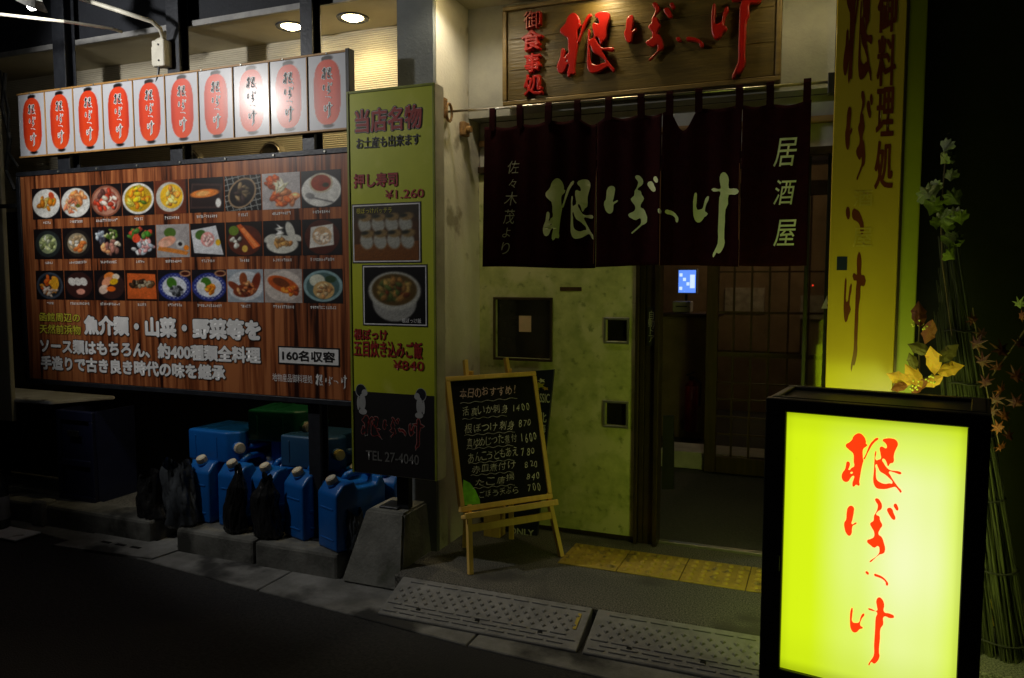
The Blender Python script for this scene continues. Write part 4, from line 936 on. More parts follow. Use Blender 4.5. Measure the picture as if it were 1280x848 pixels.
photo((443, 257, 524, 326), 5, 0); photo((456, 334, 532, 405), 6, 1)
text('根ぼっけバッテラ', gr(446, 260, 490, 267), -.0045, 'ink_yellow', gs); text('根ぼっけ飯', gr(503, 398, 527, 404), -.0045, 'ink_white', gs)
for g, a in (('ne', (452, 520, 475, 545)), ('bo', (479, 522, 499, 546)), ('tsu', (499, 537, 507, 543)), ('ke', (512, 524, 529, 560))):
    glyph(g, gr(*a), -.0024, 'ink_black', gs, 'brush_character', offset=.0, outline=.16, om='ink_red', res=1); glyph(g, gr(*a), -.0012, mat('dull_outline_ink', (.35, .33, .3), rough=.5), gs, 'brush_character_outline', offset=.24, res=1)
text('TEL 27-4040', gr(458, 566, 524, 578), -.0024, mat('dim_white_ink', (.16, .16, .15), rough=.5), gs, offset=.02)
m_gry = mat('grey_figure_ink', (.42, .43, .42), (.3, .3, .3), .5, 8)
for sgn, cxp, top in ((1, 453, 480), (-1, 525, 485)):       # two little printed figures flanking the name
    q = gr(cxp-9, top, cxp+9, top+42); w_ = q[1]-q[0]; h_ = q[3]-q[2]; cx_ = (q[0]+q[1])/2
    def el(nm, ux, uz, rx, rz, m, y):
        bm = bmesh.new(); n = 20; prism(bm, [(cx_+sgn*ux*w_+rx*w_*math.cos(2*math.pi*k/n), q[2]+uz*h_+rz*h_*math.sin(2*math.pi*k/n)) for k in range(n)], y-.0004, y); obj(nm, bm, m, gs)
    el('figure_hair', -.08, .80, .34, .18, 'steel_dark', -.0014); el('figure_hair_outline', -.08, .79, .38, .205, m_gry, -.0009)
    el('figure_face', .18, .74, .20, .10, m_gry, -.0022); el('figure_body', .02, .46, .22, .26, m_gry, -.0018); el('figure_arm', -.26, .42, .10, .2, m_gry, -.0023); el('figure_skirt', .05, .18, .28, .09, m_gry, -.0024)
box('post', gx0+.20, gx0+.27, .091, .13, .265, 2.2, 'steel_dark', gs, .002)
fb = thing('concrete_foot', 'tapered concrete foot block holding the post of the green sign', 'concrete block', (-2.03, 3.36, -.1))
bm = bmesh.new()
lo = [(-.20, -.20), (.15, -.20), (.15, .20), (-.20, .20)]; hi = [(-.105, -.105), (.115, -.105), (.115, .15), (-.105, .15)]
a = [bm.verts.new((x, y, 0)) for x, y in lo]; b = [bm.verts.new((x, y, .36)) for x, y in hi]
bm.faces.new(a[::-1]); bm.faces.new(b)
for i in range(4): bm.faces.new((a[i], a[(i+1) % 4], b[(i+1) % 4], b[i]))
bmesh.ops.bevel(bm, geom=list(bm.edges), offset=.01, segments=2, affect='EDGES'); obj('foot_body', bm, 'block', fb)
box('post_socket', -.055, .055, -.065, .055, .355, .372, 'steel_dark', fb, .003)

# round wall vents seen between the signs
for px, py, l in ((342, 196, 'round brass coloured wall vent cover seen under the eighth lantern'), (242, 205, 'dim round wall vent cover below the fifth lantern, left of the brighter one')):
    p = at(px, py, YS); v = thing('wall_vent', l, 'vent', (p.x, YS, p.z))
    bm = bmesh.new(); cyl(bm, (0, -.03, 0), (0, -.001, 0), .085, .095, n=28); obj('cover', bm, 'pole', v)
    bm = bmesh.new(); n = 28; tube(bm, [(.072*math.cos(2*math.pi*k/n), -.032, .072*math.sin(2*math.pi*k/n)) for k in range(n+1)], .005, 6); obj('rim', bm, 'pole', v)

# lamp arm with junction box, and the visible lamp at the far left
jp = at(207, 68, 3.33)
jbx = thing('junction_box', 'ivory junction box strapped to a dark post above the lantern sign', 'junction box', (jp.x, 3.30, jp.z))
box('box_body', -.05, -.005, -.02, .032, -.075, .065, 'white_pvc', jbx, .004); box('box_cover', -.004, .048, -.03, .032, -.08, .062, 'white_pvc', jbx, .004); box('side_clip', -.075, -.051, -.0, .032, -.06, .04, 'white_pvc', jbx, .003)
for x, z in ((.012, -.05), (.012, .035)):
    bm = bmesh.new(); cyl(bm, (x, -.034, z), (x, -.029, z), .006, n=8); obj('screw', bm, 'black', jbx)
bm = bmesh.new(); tube(bm, [(-.02, .0, -.07), (-.03, .0, -.12), (-.06, .01, -.17)], .007, 6); obj('cable', bm, 'black', jbx)
LP = Vector((-3.86, 1.98, 2.74))
la = thing('arm_lamp', 'lamp on a long bent ivory conduit arm reaching out over the signs', 'lamp', (jp.x, 3.30, jp.z))
rel = lambda p: (p[0]-jp.x, p[1]-3.30, p[2]-jp.z)
bm = bmesh.new(); pa = at(205, 50, 3.28); pb = atZ(107, 0, 2.93); pc_ = at(192, 27, 3.22)
pts = [Vector((jp.x-.02, 3.29, jp.z+.06)), at(204, 48, 3.28), at(200, 36, 3.25), at(190, 27, 3.2), at(150, 14, 3.08), pb, LP+Vector((-.02, .10, .19)), LP+Vector((0, -.02, .16)), LP+Vector((0, -.03, .08))]
tube(bm, [rel(p) for p in pts], .0125, 10); obj('conduit', bm, 'white_pvc', la, True)
bm = bmesh.new(); aim = (Vector((-3.25, 3.3, 2.36))-LP).normalized()
cyl(bm, Vector(rel(LP))-aim*.10, Vector(rel(LP))+aim*.02, .03, .085, n=24, cap=False); cyl(bm, Vector(rel(LP))-aim*.14, Vector(rel(LP))-aim*.10, .03, n=16); obj('lamp_shade', bm, 'shade_metal', la)
bm = bmesh.new(); bmesh.ops.create_uvsphere(bm, u_segments=16, v_segments=10, radius=.038, matrix=Matrix.Translation(Vector(rel(LP))-aim*.02)); obj('bulb', bm, 'bulb', la, True)
l = bpy.data.lights.new('arm_lamp_light', 'SPOT'); l.energy = 72; l.color = (1, .97, .92); l.shadow_soft_size = .035; l.spot_size = R(118); l.spot_blend = .38
o = link(bpy.data.objects.new('arm_lamp_light', l), la); o.location = Vector(rel(LP))+aim*.045; o.rotation_euler = aim.to_track_quat('-Z', 'Y').to_euler()
p0 = at(40, 10, 2.8)
lm = thing('shaded_lamp', 'bright bulb under a grey metal shade at the top left corner', 'lamp', p0)
bm = bmesh.new(); cyl(bm, (-.02, 0, .02), (-.0, .0, .055), .085, .05, n=24, cap=False); cyl(bm, (0, 0, .055), (.0, .0, .12), .05, .04, n=20); obj('lamp_shade', bm, 'shade_metal', lm)
bm = bmesh.new(); bmesh.ops.create_uvsphere(bm, u_segments=16, v_segments=10, radius=.022, matrix=Matrix.Translation((0, 0, .004)) @ Matrix.Diagonal((1, 1, .75, 1))); obj('bulb', bm, 'bulb', lm, True)
l = bpy.data.lights.new('shaded_lamp_light', 'POINT'); l.energy = 1.0; l.color = (1, .97, .9); l.shadow_soft_size = .03; o = link(bpy.data.objects.new('shaded_lamp_light', l), lm); o.location = (0, 0, -.03)
bm = bmesh.new(); tube(bm, [at(-60, 12, 2.6), at(0, 18, 2.75), at(80, 27, 2.95), at(140, 36, 3.2), at(152, 40, 3.3)], .008, 8)
tag(obj('conduit_pipe', bm, 'white_pvc'), 'thin pale conduit running under the grey shaded lamp to the wall', 'pipe')
bm = bmesh.new(); bx(bm, -.4, .10, -.01, .01, -.012, .012); o = tag(obj('steel_bar', bm, 'black'), 'short black bar running from the menu board to the left edge', 'bar'); o.location = (at(8, 258, 3.3).x, 3.3, at(8, 258, 3.3).z)

# ============================================================ LEFT GROUND THINGS
# table + crate + bottle
c = [atZ(*p, .65) for p in ((-30, 470), (5, 474), (153, 496), (60, 501), (-40, 490))]
tb = thing('low_table', 'worn pale folding table top resting on a navy crate at the left', 'table', (-4.75, 3.45, 0))
bm = bmesh.new(); A = [(-.75, .25), (.38, .24), (.18, -.08), (-.75, -.12)]
a_ = [bm.verts.new((x, y, .625)) for x, y in A]; b_2 = [bm.verts.new((x, y, .65)) for x, y in A]
bm.faces.new(a_); bm.faces.new(b_2[::-1])
for i in range(4): bm.faces.new((a_[i], a_[(i+1) % 4], b_2[(i+1) % 4], b_2[i]))
bmesh.ops.bevel(bm, geom=list(bm.edges), offset=.005, segments=2, affect='EDGES'); obj('table_top', bm, 'table', tb)
for x, y in ((-.68, -.06), (-.68, .2)): box('leg', x-.02, x+.02, y-.02, y+.02, -.1, .625, 'steel_dark', tb)
cr = thing('crate', 'navy plastic crate standing upright under the pale table top', 'crate', (-4.35, 3.38, 0))
for a, b, c_, d in ((-.16, .16, .0, .06), (-.16, .16, .54, .60), (-.16, -.13, .061, .539), (.13, .16, .061, .539), (-.129, .129, .25, .29)): box('crate_rail', a, b, -.02, .0, c_, d, 'crate', cr, .004)
box('crate_wall', -.155, .155, .001, .012, .0, .6, 'crate', cr); box('crate_wall', -.16, -.145, .0125, .3, .0, .6, 'crate', cr); box('crate_wall', .145, .16, .0125, .3, .0, .6, 'crate', cr); box('crate_wall', -.1445, .1445, .0125, .3, -.0, .012, 'crate', cr)
box('crate_handle', -.05, .05, -.03, -.021, .44, .48, 'black', cr, .003)
tag(box('brick_block', -.05, .05, -.05, .05, 0, .15, 'block', None, .006), 'small rough concrete block under the crate corner', 'block').location = (atZ(56, 655, -.1).x, atZ(56, 655, -.1).y, -.1)
bt = thing('bottle', 'large dark glass bottle with a pale label cut by the left picture edge', 'bottle', (*atZ(-1, 660, -.09).to_2d(), -.09))
prof = [(.0, 0), (.055, .0), (.06, .01), (.06, .24), (.05, .30), (.022, .35), (.018, .40), (.02, .41), (.0, .41)]
def lathe(prof, n=24, close=True):
    bm = bmesh.new(); rings = []
    for r, z in prof: rings.append([bm.verts.new((max(r, .0005)*math.cos(2*math.pi*k/n), max(r, .0005)*math.sin(2*math.pi*k/n), z)) for k in range(n)])
    for A, B in zip(rings, rings[1:]):
        for k in range(n): bm.faces.new((A[k], A[(k+1) % n], B[(k+1) % n], B[k]))
    return bm
obj('glass_body', lathe(prof), mat('bottle_glass', (.03, .035, .03), rough=.08), bt, True)
obj('label_band', lathe([(.0606, .06), (.0612, .061), (.0612, .2), (.0606, .201)]), mat('bottle_label', (.35, .36, .38), rough=.6), bt, True)
tag(box('mat', -.3, .22, -.09, .07, 0, .012, 'table', None, .003), 'pale flat slab lying on the ground at the far left under the bottle', 'slab').location = (*atZ(6, 664, -.09).to_2d(), -.1)

# jerry cans -------------------------------------------------
def bevel_all(bm, off, seg=3): bmesh.ops.bevel(bm, geom=list(bm.edges), offset=off, segments=seg, affect='EDGES', profile=.5, clamp_overlap=True)
def can_proto(name, m, capm):
    root = empty(name)
    W_, L_ = .165, .29
    KS = 1.07
    side = [(0, 0), (0, .275), (.045, .325), (.105, .333), (.125, .292), (.235, .292), (.25, .333), (.275, .325), (L_, .29), (L_, 0)]
    bm = bmesh.new(); a = [bm.verts.new((-W_/2, y, z)) for y, z in side]; b = [bm.verts.new((W_/2, y, z)) for y, z in side]
    bm.faces.new(a); bm.faces.new(b[::-1]); n = len(side)
    for i in range(n): bm.faces.new((a[i], b[i], b[(i+1) % n], a[(i+1) % n]))
    bmesh.ops.recalc_face_normals(bm, faces=bm.faces)
    bmesh.ops.bevel(bm, geom=list(bm.edges), offset=.026, segments=4, affect='EDGES', profile=.5, clamp_overlap=True)
    # two shallow mould ribs on the flanks
    o = obj('body', bm, m, root, True)
    bm = bmesh.new(); bx(bm, -W_/2-.003, W_/2+.003, .04, .25, .135, .150, .003, 2); bx(bm, -W_/2-.003, W_/2+.003, .04, .25, .05, .065, .003, 2)
    bx(bm, -.055, .055, -.003, .02, .05, .06, .002); bx(bm, -.055, .055, -.003, .02, .20, .21, .002); obj('mould_rib', bm, m, root)
    bm = bmesh.new(); tube(bm, [(0, .10, .325), (0, .118, .345), (0, .15, .352), (0, .22, .350), (0, .255, .330)], [.017, .018, .017, .017, .018], 12); obj('handle', bm, m, root, True)
    bm = bmesh.new(); ax = Vector((0, -.45, .9)).normalized(); p = Vector((0, .040, .318))
    cyl(bm, p-ax*.01, p+ax*.008, .030, n=20); obj('neck', bm, m, root, True)
    bm = bmesh.new(); n = 20; cyl(bm, p+ax*.0085, p+ax*.034, .027, .0255, n=n)
    for k in range(n):
        t = 2*math.pi*k/n; e1 = ax.cross(Vector((1, 0, 0))).normalized(); e2 = ax.cross(e1); d = e1*math.cos(t)+e2*math.sin(t)
        beam(bm, p+ax*.010+d*.0265, p+ax*.030+d*.0255, .003, .003)
    c = obj('cap', bm, capm, root)
    bm = bmesh.new(); n = 16; cyl(bm, p+ax*.0342, p+ax*.0362, .017, n=n); obj('cap_disc', bm, 'white_pvc' if capm == 'cap' else capm, c)
    root.scale = (KS, KS, KS)
    return root
def dup(root, label, loc, rot, group=None):
    r = root.copy(); C.objects.link(r); r.location = loc; r.rotation_euler = rot; tag(r, label, 'jerry can', group)
    for ch in list(root.children):
        c = ch.copy(); C.objects.link(c); c.parent = r
        for g in ch.children:
            d = g.copy(); C.objects.link(d); d.parent = c
    return r
proto = can_proto('jerry_can', 'blue_can', 'cap')
def canpos(px, py): p = atZ(px, py, .03); return (p.x, p.y, .03)
gp = 'blue jerry cans standing on the kerb'
cans = [
 (243, 655, 8, 'leftmost standing blue jerry can, beside the crumpled grey bag'),
 (281, 662, 6, 'standing blue jerry can second from the left, behind the first black bag'),
 (322, 668, 2, 'standing blue jerry can third from the left, behind the second black bag'),
 (362, 676, -6, 'standing blue jerry can fourth from the left, right of both black bags'),
 (404, 690, -10, 'frontmost and largest standing blue jerry can, nearest the concrete foot')]
tag(proto, cans[0][3], 'jerry can', gp)
for i, (px, py, rz, lb) in enumerate(cans):
    pos = canpos(px, py); loc = Vector(pos)+Vector((0, .035, .0)); rot = (0, 0, R(rz+ -12))
    if i == 0: proto.location = loc; proto.rotation_euler = rot
    else: dup(proto, lb, loc, rot, gp)
p = at(440, 640, 3.5); dup(proto, 'blue jerry can standing behind the frontmost can, under the post', (p.x, 3.50, .03), (0, 0, R(-8)), gp)
p = at(480, 640, 3.55); dup(proto, 'blue jerry can half hidden behind the concrete foot', (p.x+.0, 3.52, .025), (0, 0, R(4)), gp)
for kx, px in enumerate((262, 302, 343)):
    p = at(px, 600, 3.6); dup(proto, ('left', 'middle', 'right')[kx]+' blue jerry can of the rear row, hidden behind the front row', (p.x, 3.545, .025), (0, 0, 0), 'rear row of blue jerry cans')
# lying cans on top of the rows
lp = at(268, 545, 3.42)
dup(proto, 'bright blue jerry can lying flat on top of the others at the left', (lp.x-.18, 3.56, .375), (R(0), R(90), R(-84)), 'jerry cans lying on the rows')
lyn = C.objects[-1]
gcan = can_proto('jerry_can', 'green_can', 'cap'); tag(gcan, 'dark green jerry can lying topmost on the stack', 'jerry can', 'jerry cans lying on the rows')
ncan = can_proto('jerry_can', 'navy_can', 'cap_yellow'); tag(ncan, 'dull navy jerry can with ochre cap lying on top at the right', 'jerry can', 'jerry cans lying on the rows')
def lay_can(root, X, Y, Z, rz, flip=1):
    # lies on its broad side: its height runs along the row, its cap end points to +X before turning
    M_ = Matrix.Translation((X, Y, Z)) @ Matrix.Rotation(R(rz), 4, 'Z') @ Matrix(((0, 0, flip, 0), (0, 1, 0, 0), (1, 0, 0, 0), (0, 0, 0, 1))) if flip == -1 else Matrix.Translation((X, Y, Z)) @ Matrix.Rotation(R(rz), 4, 'Z') @ Matrix.Rotation(R(90), 4, 'Y')
    root.matrix_world = M_ @ Matrix.Scale(1.1, 4)
lying_root = [o for o in C.objects if o.get('label', '').startswith('bright blue jerry can lying')][0]
a = at(230, 545, 3.40); lay_can(lying_root, a.x+.03, 3.40, .375+.085, -3)
a = at(302, 514, 3.46); lay_can(gcan, a.x+.03, 3.47, .585, 8)
a = at(352, 545, 3.46); lay_can(ncan, a.x+.02, 3.42, .375+.095, 0)
dup(proto, 'blue jerry can lying under the green one, dark behind the post', (0, 0, 0), (0, 0, 0), 'jerry cans lying on the rows')
u = [o for o in C.objects if o.get('label', '').startswith('blue jerry can lying under')][0]; lay_can(u, at(345, 560, 3.6).x, 3.55, .375+.09, 6)

# bags
def bag(name, label, loc, sx, sy, h, m, seed, neck=True, group=None):
    t = thing(name, label, 'bag', loc, 0, group); bm = bmesh.new(); n = 84; k = 60; rows_ = []
    for j in range(k+1):
        v = j/k; row = []
        prof_ = (1-.12*v) * (1 if v < .72 else max(.16, 1-(v-.72)*2.9)) if neck else (1-.25*v)
        if v > .9 and neck: prof_ = .16+(v-.9)*2.2
        if v < .06: prof_ *= .75+v*4
        for i in range(n):
            a = 2*math.pi*i/n; d = Vector((math.cos(a), math.sin(a), 0))
            nz_ = mnoise.noise(Vector((math.cos(a)*1.7+seed, math.sin(a)*1.7, v*3.2)))*.30+abs(mnoise.noise(Vector((math.cos(a)*5, math.sin(a)*5+seed, v*2.2))))*.34-(1-abs(mnoise.noise(Vector((math.cos(a)*6+v*2, math.sin(a)*6-seed, v*2.4)))))**5*.10-.02
            rr = prof_*(1+nz_)
            row.append(bm.verts.new((d.x*sx*rr+.05*h*math.sin(v*4+seed), d.y*sy*rr, v*h*(1+.08*math.sin(a*2+seed)*v))))
        rows_.append(row)
    for A, B in zip(rows_, rows_[1:]):
        for i in range(n): bm.faces.new((A[i], A[(i+1) % n], B[(i+1) % n], B[i]))
    bm.faces.new(rows_[0][::-1])
    obj('bag_skin', bm, m, t, True); return t
p = atZ(205, 662, .03); bag('plastic_bag', 'crumpled grey translucent rubbish bag at the left of the blue cans', (p.x, p.y+.12, .02), .10, .08, .36, 'bag_clear', 1.3, False)
p = atZ(283, 672, .03); bag('plastic_bag', 'left black bin bag standing upright before the blue cans', (p.x, p.y+.085, .03), .062, .05, .36, 'bag', 4.1, True, 'upright black bin bags before the cans')
p = atZ(322, 678, .03); bag('plastic_bag', 'right black bin bag slumped before the third and fourth cans', (p.x, p.y+.085, .03), .085, .055, .33, 'bag', 8.8, True, 'upright black bin bags before the cans')
p = atZ(178, 650, .03); bag('plastic_bag', 'small black bag bundle behind the crumpled grey bag', (p.x, p.y+.1, .02), .10, .10, .26, 'bag', 2.2, False)
p = atZ(438, 690, .03); bag('plastic_bag', 'small dark glinting bag squeezed between the front can and the concrete foot', (p.x, p.y+.04, .03), .05, .05, .20, 'bag_clear', 5.7, False)

# ============================================================ EASEL
tau = R(16); eo = Vector((-1.393, 3.467, 0)); ea = R(50)
EX = Vector((math.cos(ea), math.sin(ea), 0)); BK = Vector((-math.sin(ea), math.cos(ea), 0)); EY = BK*math.sin(tau)+Vector((0, 0, 1))*math.cos(tau)
es = thing('easel', 'honey coloured wooden easel standing before the green door', 'easel', eo, ea)
def tilted(o): o.rotation_euler = (-tau, 0, 0); return o
for s in (-1, 1):
    bm = bmesh.new(); beam(bm, (s*.257, .0, 0), (s*.225, .0, .33), .028, .022)
    o = tilted(obj('front_leg', bm, 'easel', es))
for s in (-1, 1):
    bm = bmesh.new(); beam(bm, (s*.15-.02, .026, .34), (s*.118-.02, .026, 1.055), .030, .018); tilted(obj('upright', bm, 'easel', es))
bm = bmesh.new(); bx(bm, -.275, .25, -.055, .0, .262, .282, .004); bx(bm, -.275, .25, -.06, -.050, .262, .292, .003); tilted(obj('ledge', bm, 'easel', es))
bm = bmesh.new(); bx(bm, -.235, .235, -.010, .012, .195, .232, .003); tilted(obj('crossbar', bm, 'easel', es))
for s in (-1, 1):
    bm = bmesh.new(); beam(bm, (s*.14, .05+.28, .012), (s*.11, .30, 0.95), .024, .018); obj('rear_leg', bm, 'easel', es)
bm = bmesh.new(); beam(bm, (-.13, .32, .18), (.13, .32, .18), .02, .016); obj('rear_crossbar', bm, 'easel', es)
bb_ = thing('chalkboard', 'black menu chalkboard handwritten in Japanese with a painted green reflection, on the easel', 'chalkboard', eo, 0)
bb_.rotation_euler = (Matrix.Rotation(ea, 4, 'Z') @ Matrix.Rotation(-tau, 4, 'X')).to_euler()
def eb(x0, y0, x1, y1):
    a = onp(x0, (y0+y1)/2, eo, EX, EY); b = onp(x1, (y0+y1)/2, eo, EX, EY); c = onp((x0+x1)/2, y0, eo, EX, EY); d = onp((x0+x1)/2, y1, eo, EX, EY)
    return (a[0], b[0], d[1], c[1])
bx0, bx1, bz0, bz1 = -.278, .243, .298, .968
box('slate', bx0+.02, bx1-.02, -.012, .008, bz0+.02, bz1-.02, 'slate', bb_)
for a, b, c, d in ((bx0, bx1, bz1-.024, bz1), (bx0, bx1, bz0, bz0+.026), (bx0, bx0+.024, bz0+.0265, bz1-.0245), (bx1-.024, bx1, bz0+.0265, bz1-.0245)): box('frame', a, b, -.022, .012, c, d, 'easel', bb_, .003, 2)
crs = random.Random(21)
def ct_(s, x0, yt, yb, x1, m='chalk', off=-.012):
    off += .008
    # handwriting: every character set down on its own, a little off
    _, v1 = onp(x0, yt, eo, EX, EY); u0, v0 = onp(x0, yb, eo, EX, EY); u1, _ = onp(x1, yt-(x1-x0)*.1, eo, EX, EY)
    h = v1-v0; n = len(s); cw = (u1-u0)/n
    for i, ch in enumerate(s):
        me = text_mesh(ch, off, shear=.12+crs.uniform(-.06, .12), res=2); lo, hi, _a = bounds(me); f = min(1, (hi[0]-lo[0])/.62)
        xa = u0+cw*(i+.5)-cw*.44*f+crs.uniform(-.1, .1)*cw; q = h*min(1, (hi[1]-lo[1])/.72)*crs.uniform(.86, 1.1); zc = (v0+v1)/2+crs.uniform(-.1, .1)*h
        put(me, (lo, hi), (xa, xa+cw*.88*f, zc-q/2, zc+q/2), -.0135); a = crs.uniform(-.14, .14)
        for v in me.vertices:
            dx, dz = v.co.x-xa, v.co.z-zc; v.co.x = xa+dx*math.cos(a)-dz*math.sin(a)+.0012*math.sin(v.co.z*240+i); v.co.z = zc+dx*math.sin(a)+dz*math.cos(a)+.0012*math.sin(v.co.x*230+i)
        obj('chalk_character', me, m, bb_)
for t in (('本日のおすすめ!', 573, 487, 499, 646, 'chalk_pink', -.004), ('活真いか刺身', 577, 511, 521, 633, 'chalk', -.012), ('1400', 638, 506, 515, 660, 'chalk', -.01),
 ('根ぼっけ刺身', 579, 531, 542, 641, 'chalk', -.012), ('870', 646, 526, 535, 663, 'chalk', -.01), ('真ゆめじった煮付', 582, 549, 560, 644, 'chalk', -.014), ('1600', 649, 543, 554, 669, 'chalk', -.01),
 ('あんこうともあえ', 584, 567, 578, 645, 'chalk', -.014), ('780', 650, 561, 570, 667, 'chalk', -.012), ('赤皿煮付け', 587, 583, 592, 644, 'chalk', -.014), ('820', 654, 577, 586, 671, 'chalk', -.012),
 ('たこ唐揚', 593, 599, 608, 642, 'chalk', -.016), ('840', 656, 592, 601, 673, 'chalk', -.012), ('ごぼう天ぷら', 598, 614, 623, 646, 'chalk', -.016), ('700', 658, 606, 616, 674, 'chalk', -.012)): ct_(*t)
for k, (yn, x1_) in enumerate(((505, 645), (525, 632), (545, 642), (562, 640), (580, 640), (595, 640), (611, 642))):
    x0_ = 574+k*2.6; bm = bmesh.new(); pts = []
    for q in range(25):
        u = q/24; a = onp(x0_+(x1_-x0_)*u, yn-(7 if k == 0 else 5)*u, eo, EX, EY); pts.append((a[0], -.0135, a[1]+.0035*math.sin(u*30)))
    tube(bm, pts, .0011, 4); obj('chalk_underline', bm, 'chalk', bb_)
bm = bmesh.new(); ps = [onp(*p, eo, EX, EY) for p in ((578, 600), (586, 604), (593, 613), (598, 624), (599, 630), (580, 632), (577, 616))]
prism(bm, [(a, max(b, bz0+.027)) for a, b in ps], -.0132, -.0122); obj('reflection_patch', bm, 'green_reflection', bb_)  # green reflection on the slate, painted as a flat patch

# beer sign leaning between the easel and the door
YB = 3.92
bs = thing('navy_sign', 'narrow navy advertising board with white CLASSIC lettering leaning behind the easel', 'sign', (-1.6, YB, 0))
bpts = [at(x, y, YB) for x, y in ((634, 466), (693, 462), (672, 692), (632, 688))]
bm = bmesh.new(); prism(bm, [(p.x+1.6, max(.004, p.z)) for p in bpts], -.01, .01); obj('board', bm, 'navy', bs)
def br(*a): q = rect(*a, YB-.011); return (q[0]+1.6, q[1]+1.6, q[2], q[3])
text('CLASSIC', br(662, 492, 687, 503), -.0115, 'ink_white', bs, offset=.02)
for ch, a in (('北', (674, 516, 683, 528)), ('海', (673, 530, 682, 541)), ('道', (672, 543, 681, 554)), ('限', (671, 557, 680, 568)), ('定', (670, 571, 679, 582))): text(ch, br(*a), -.0115, 'ink_white', bs, offset=.02)
text('ONLY', br(637, 661, 667, 669), -.0115, 'ink_white', bs, offset=.03); text('北海道!', br(638, 672, 665, 681), -.0115, 'ink_white', bs, offset=.02)
for (x, y, rx, m) in ((675, 482, 7, 'ink_yellow'), (682, 486, 4, 'orange_leaf'), (671, 486, 4, 'orange_leaf'), (677, 476, 5, 'chalk')):
    q = br(x-rx, y-rx*.6, x+rx, y+rx*.6); bm = bmesh.new(); n = 10
    prism(bm, [((q[0]+q[1])/2+(q[1]-q[0])/2*math.cos(2*math.pi*k/n)*(1 if k % 2 else .5), (q[2]+q[3])/2+(q[3]-q[2])/2*math.sin(2*math.pi*k/n)*(1 if k % 2 else .5)) for k in range(n)], -.0125-.0004*rx, -.0105); obj('emblem_petal', bm, m, bs)
q = at(620, 662, 3.86); wb = thing('wooden_box', 'small yellowish wooden box standing behind the easel legs', 'box', (q.x, 3.84, 0))
box('box_body', -.05, .05, -.04, .04, 0, .19, 'easel', wb, .003); box('box_lid', -.054, .054, -.044, .044, .1905, .20, 'easel', wb, .002)

# ============================================================ LIT BOX SIGN
ang = R(-9); bo = Vector((-.17, 2.53, -.1))
lb = thing('lit_box_sign', 'glowing yellow-green box sign in a black cabinet with red brush lettering', 'sign', bo, ang)
W_, D_, T_ = .606, .345, 1.15
m_blk = mat('black_powder_coat', (.014, .015, .017), (.022, .022, .024), .38, 40, .15, 90, dist=.001)
fx0, fx1, fz0, fz1 = .063, .550, .278, 1.109
for nm, a in (('front_frame', (0, W_, -.004, .03, fz1, T_)), ('front_frame', (0, W_, -.004, .03, .09, fz0)), ('front_frame', (0, fx0, -.004, .03, fz0+.0003, fz1-.0003)), ('front_frame', (fx1, W_, -.004, .03, fz0+.0003, fz1-.0003)),
              ('rear_frame', (0, W_, D_-.03, D_, fz1, T_)), ('rear_frame', (0, W_, D_-.03, D_, .09, fz0)), ('rear_frame', (0, fx0, D_-.03, D_, fz0+.0003, fz1-.0003)), ('rear_frame', (fx1, W_, D_-.03, D_, fz0+.0003, fz1-.0003)),
              ('side_panel', (.001, .012, .0305, D_-.0305, .092, T_-.002)), ('side_panel', (W_-.012, W_-.001, .0305, D_-.0305, .092, T_-.002)), ('top_panel', (.0125, W_-.0125, .0305, D_-.0305, T_-.02, T_-.010)), ('bottom_panel', (.0125, W_-.0125, .0305, D_-.0305, .092, .10))):
    box(nm, *a, m_blk, lb, .003)
for a in ((.012, W_-.012, .031, .05, T_-.0095, T_+.002), (.012, W_-.012, D_-.05, D_-.031, T_-.0095, T_+.002), (.012, .03, .051, D_-.051, T_-.0095, T_+.002), (W_-.05, W_-.012, .051, D_-.051, T_-.0095, T_+.002)): box('top_rim', *a, m_blk, lb, .002)
box('lit_face', fx0, fx1, .012, .018, fz0, fz1, 'lit', lb); box('lit_rear_face', fx0, fx1, D_-.018, D_-.012, fz0, fz1, 'lit_back', lb)
EXB = Vector((math.cos(ang), math.sin(ang), 0)); BO2 = bo+Vector((0, 0, 0))+Vector((-math.sin(ang), math.cos(ang), 0))*.011
def lr(x0, y0, x1, y1):
    f = lambda x, y: onp(x, y, BO2, EXB, Vector((0, 0, 1)))
    a = f(x0, (y0+y1)/2); b = f(x1, (y0+y1)/2); c = f((x0+x1)/2, y0); d = f((x0+x1)/2, y1); return (a[0], b[0], d[1], c[1])
for g, a in (('ne', (1052.7, 543.3, 1128, 611.7)), ('bo', (1055.1, 622.1, 1122, 703.2)), ('tsu', (1081.6, 716.5, 1110.6, 730)), ('ke', (1062.1, 744.9, 1117, 832.8))):
    glyph(g, lr(*a), .0105, 'lit_red', lb, 'brush_character', res=4)
for x, z in ((.03, .22), (.03, .66), (.03, 1.10), (W_-.028, .22), (W_-.028, .66), (W_-.028, 1.10), (.3, 1.13)):
    bm = bmesh.new(); cyl(bm, (x, -.0065, z), (x, -.0035, z), .0045, n=10); obj('screw', bm, 'steel_dark', lb)
bm = bmesh.new(); bx(bm, fx0-.018, fx0-.006, -.009, -.0042, .60, .65, .002); obj('latch', bm, 'steel_dark', lb)
for x in (.05, W_-.05):
    for y in (.05, D_-.05):
        bm = bmesh.new(); cyl(bm, (x-.012, y, .03), (x+.012, y, .03), .03, n=16); cyl(bm, (x, y, .05), (x, y, .09), .012, n=8); obj('castor', bm, 'black', lb)

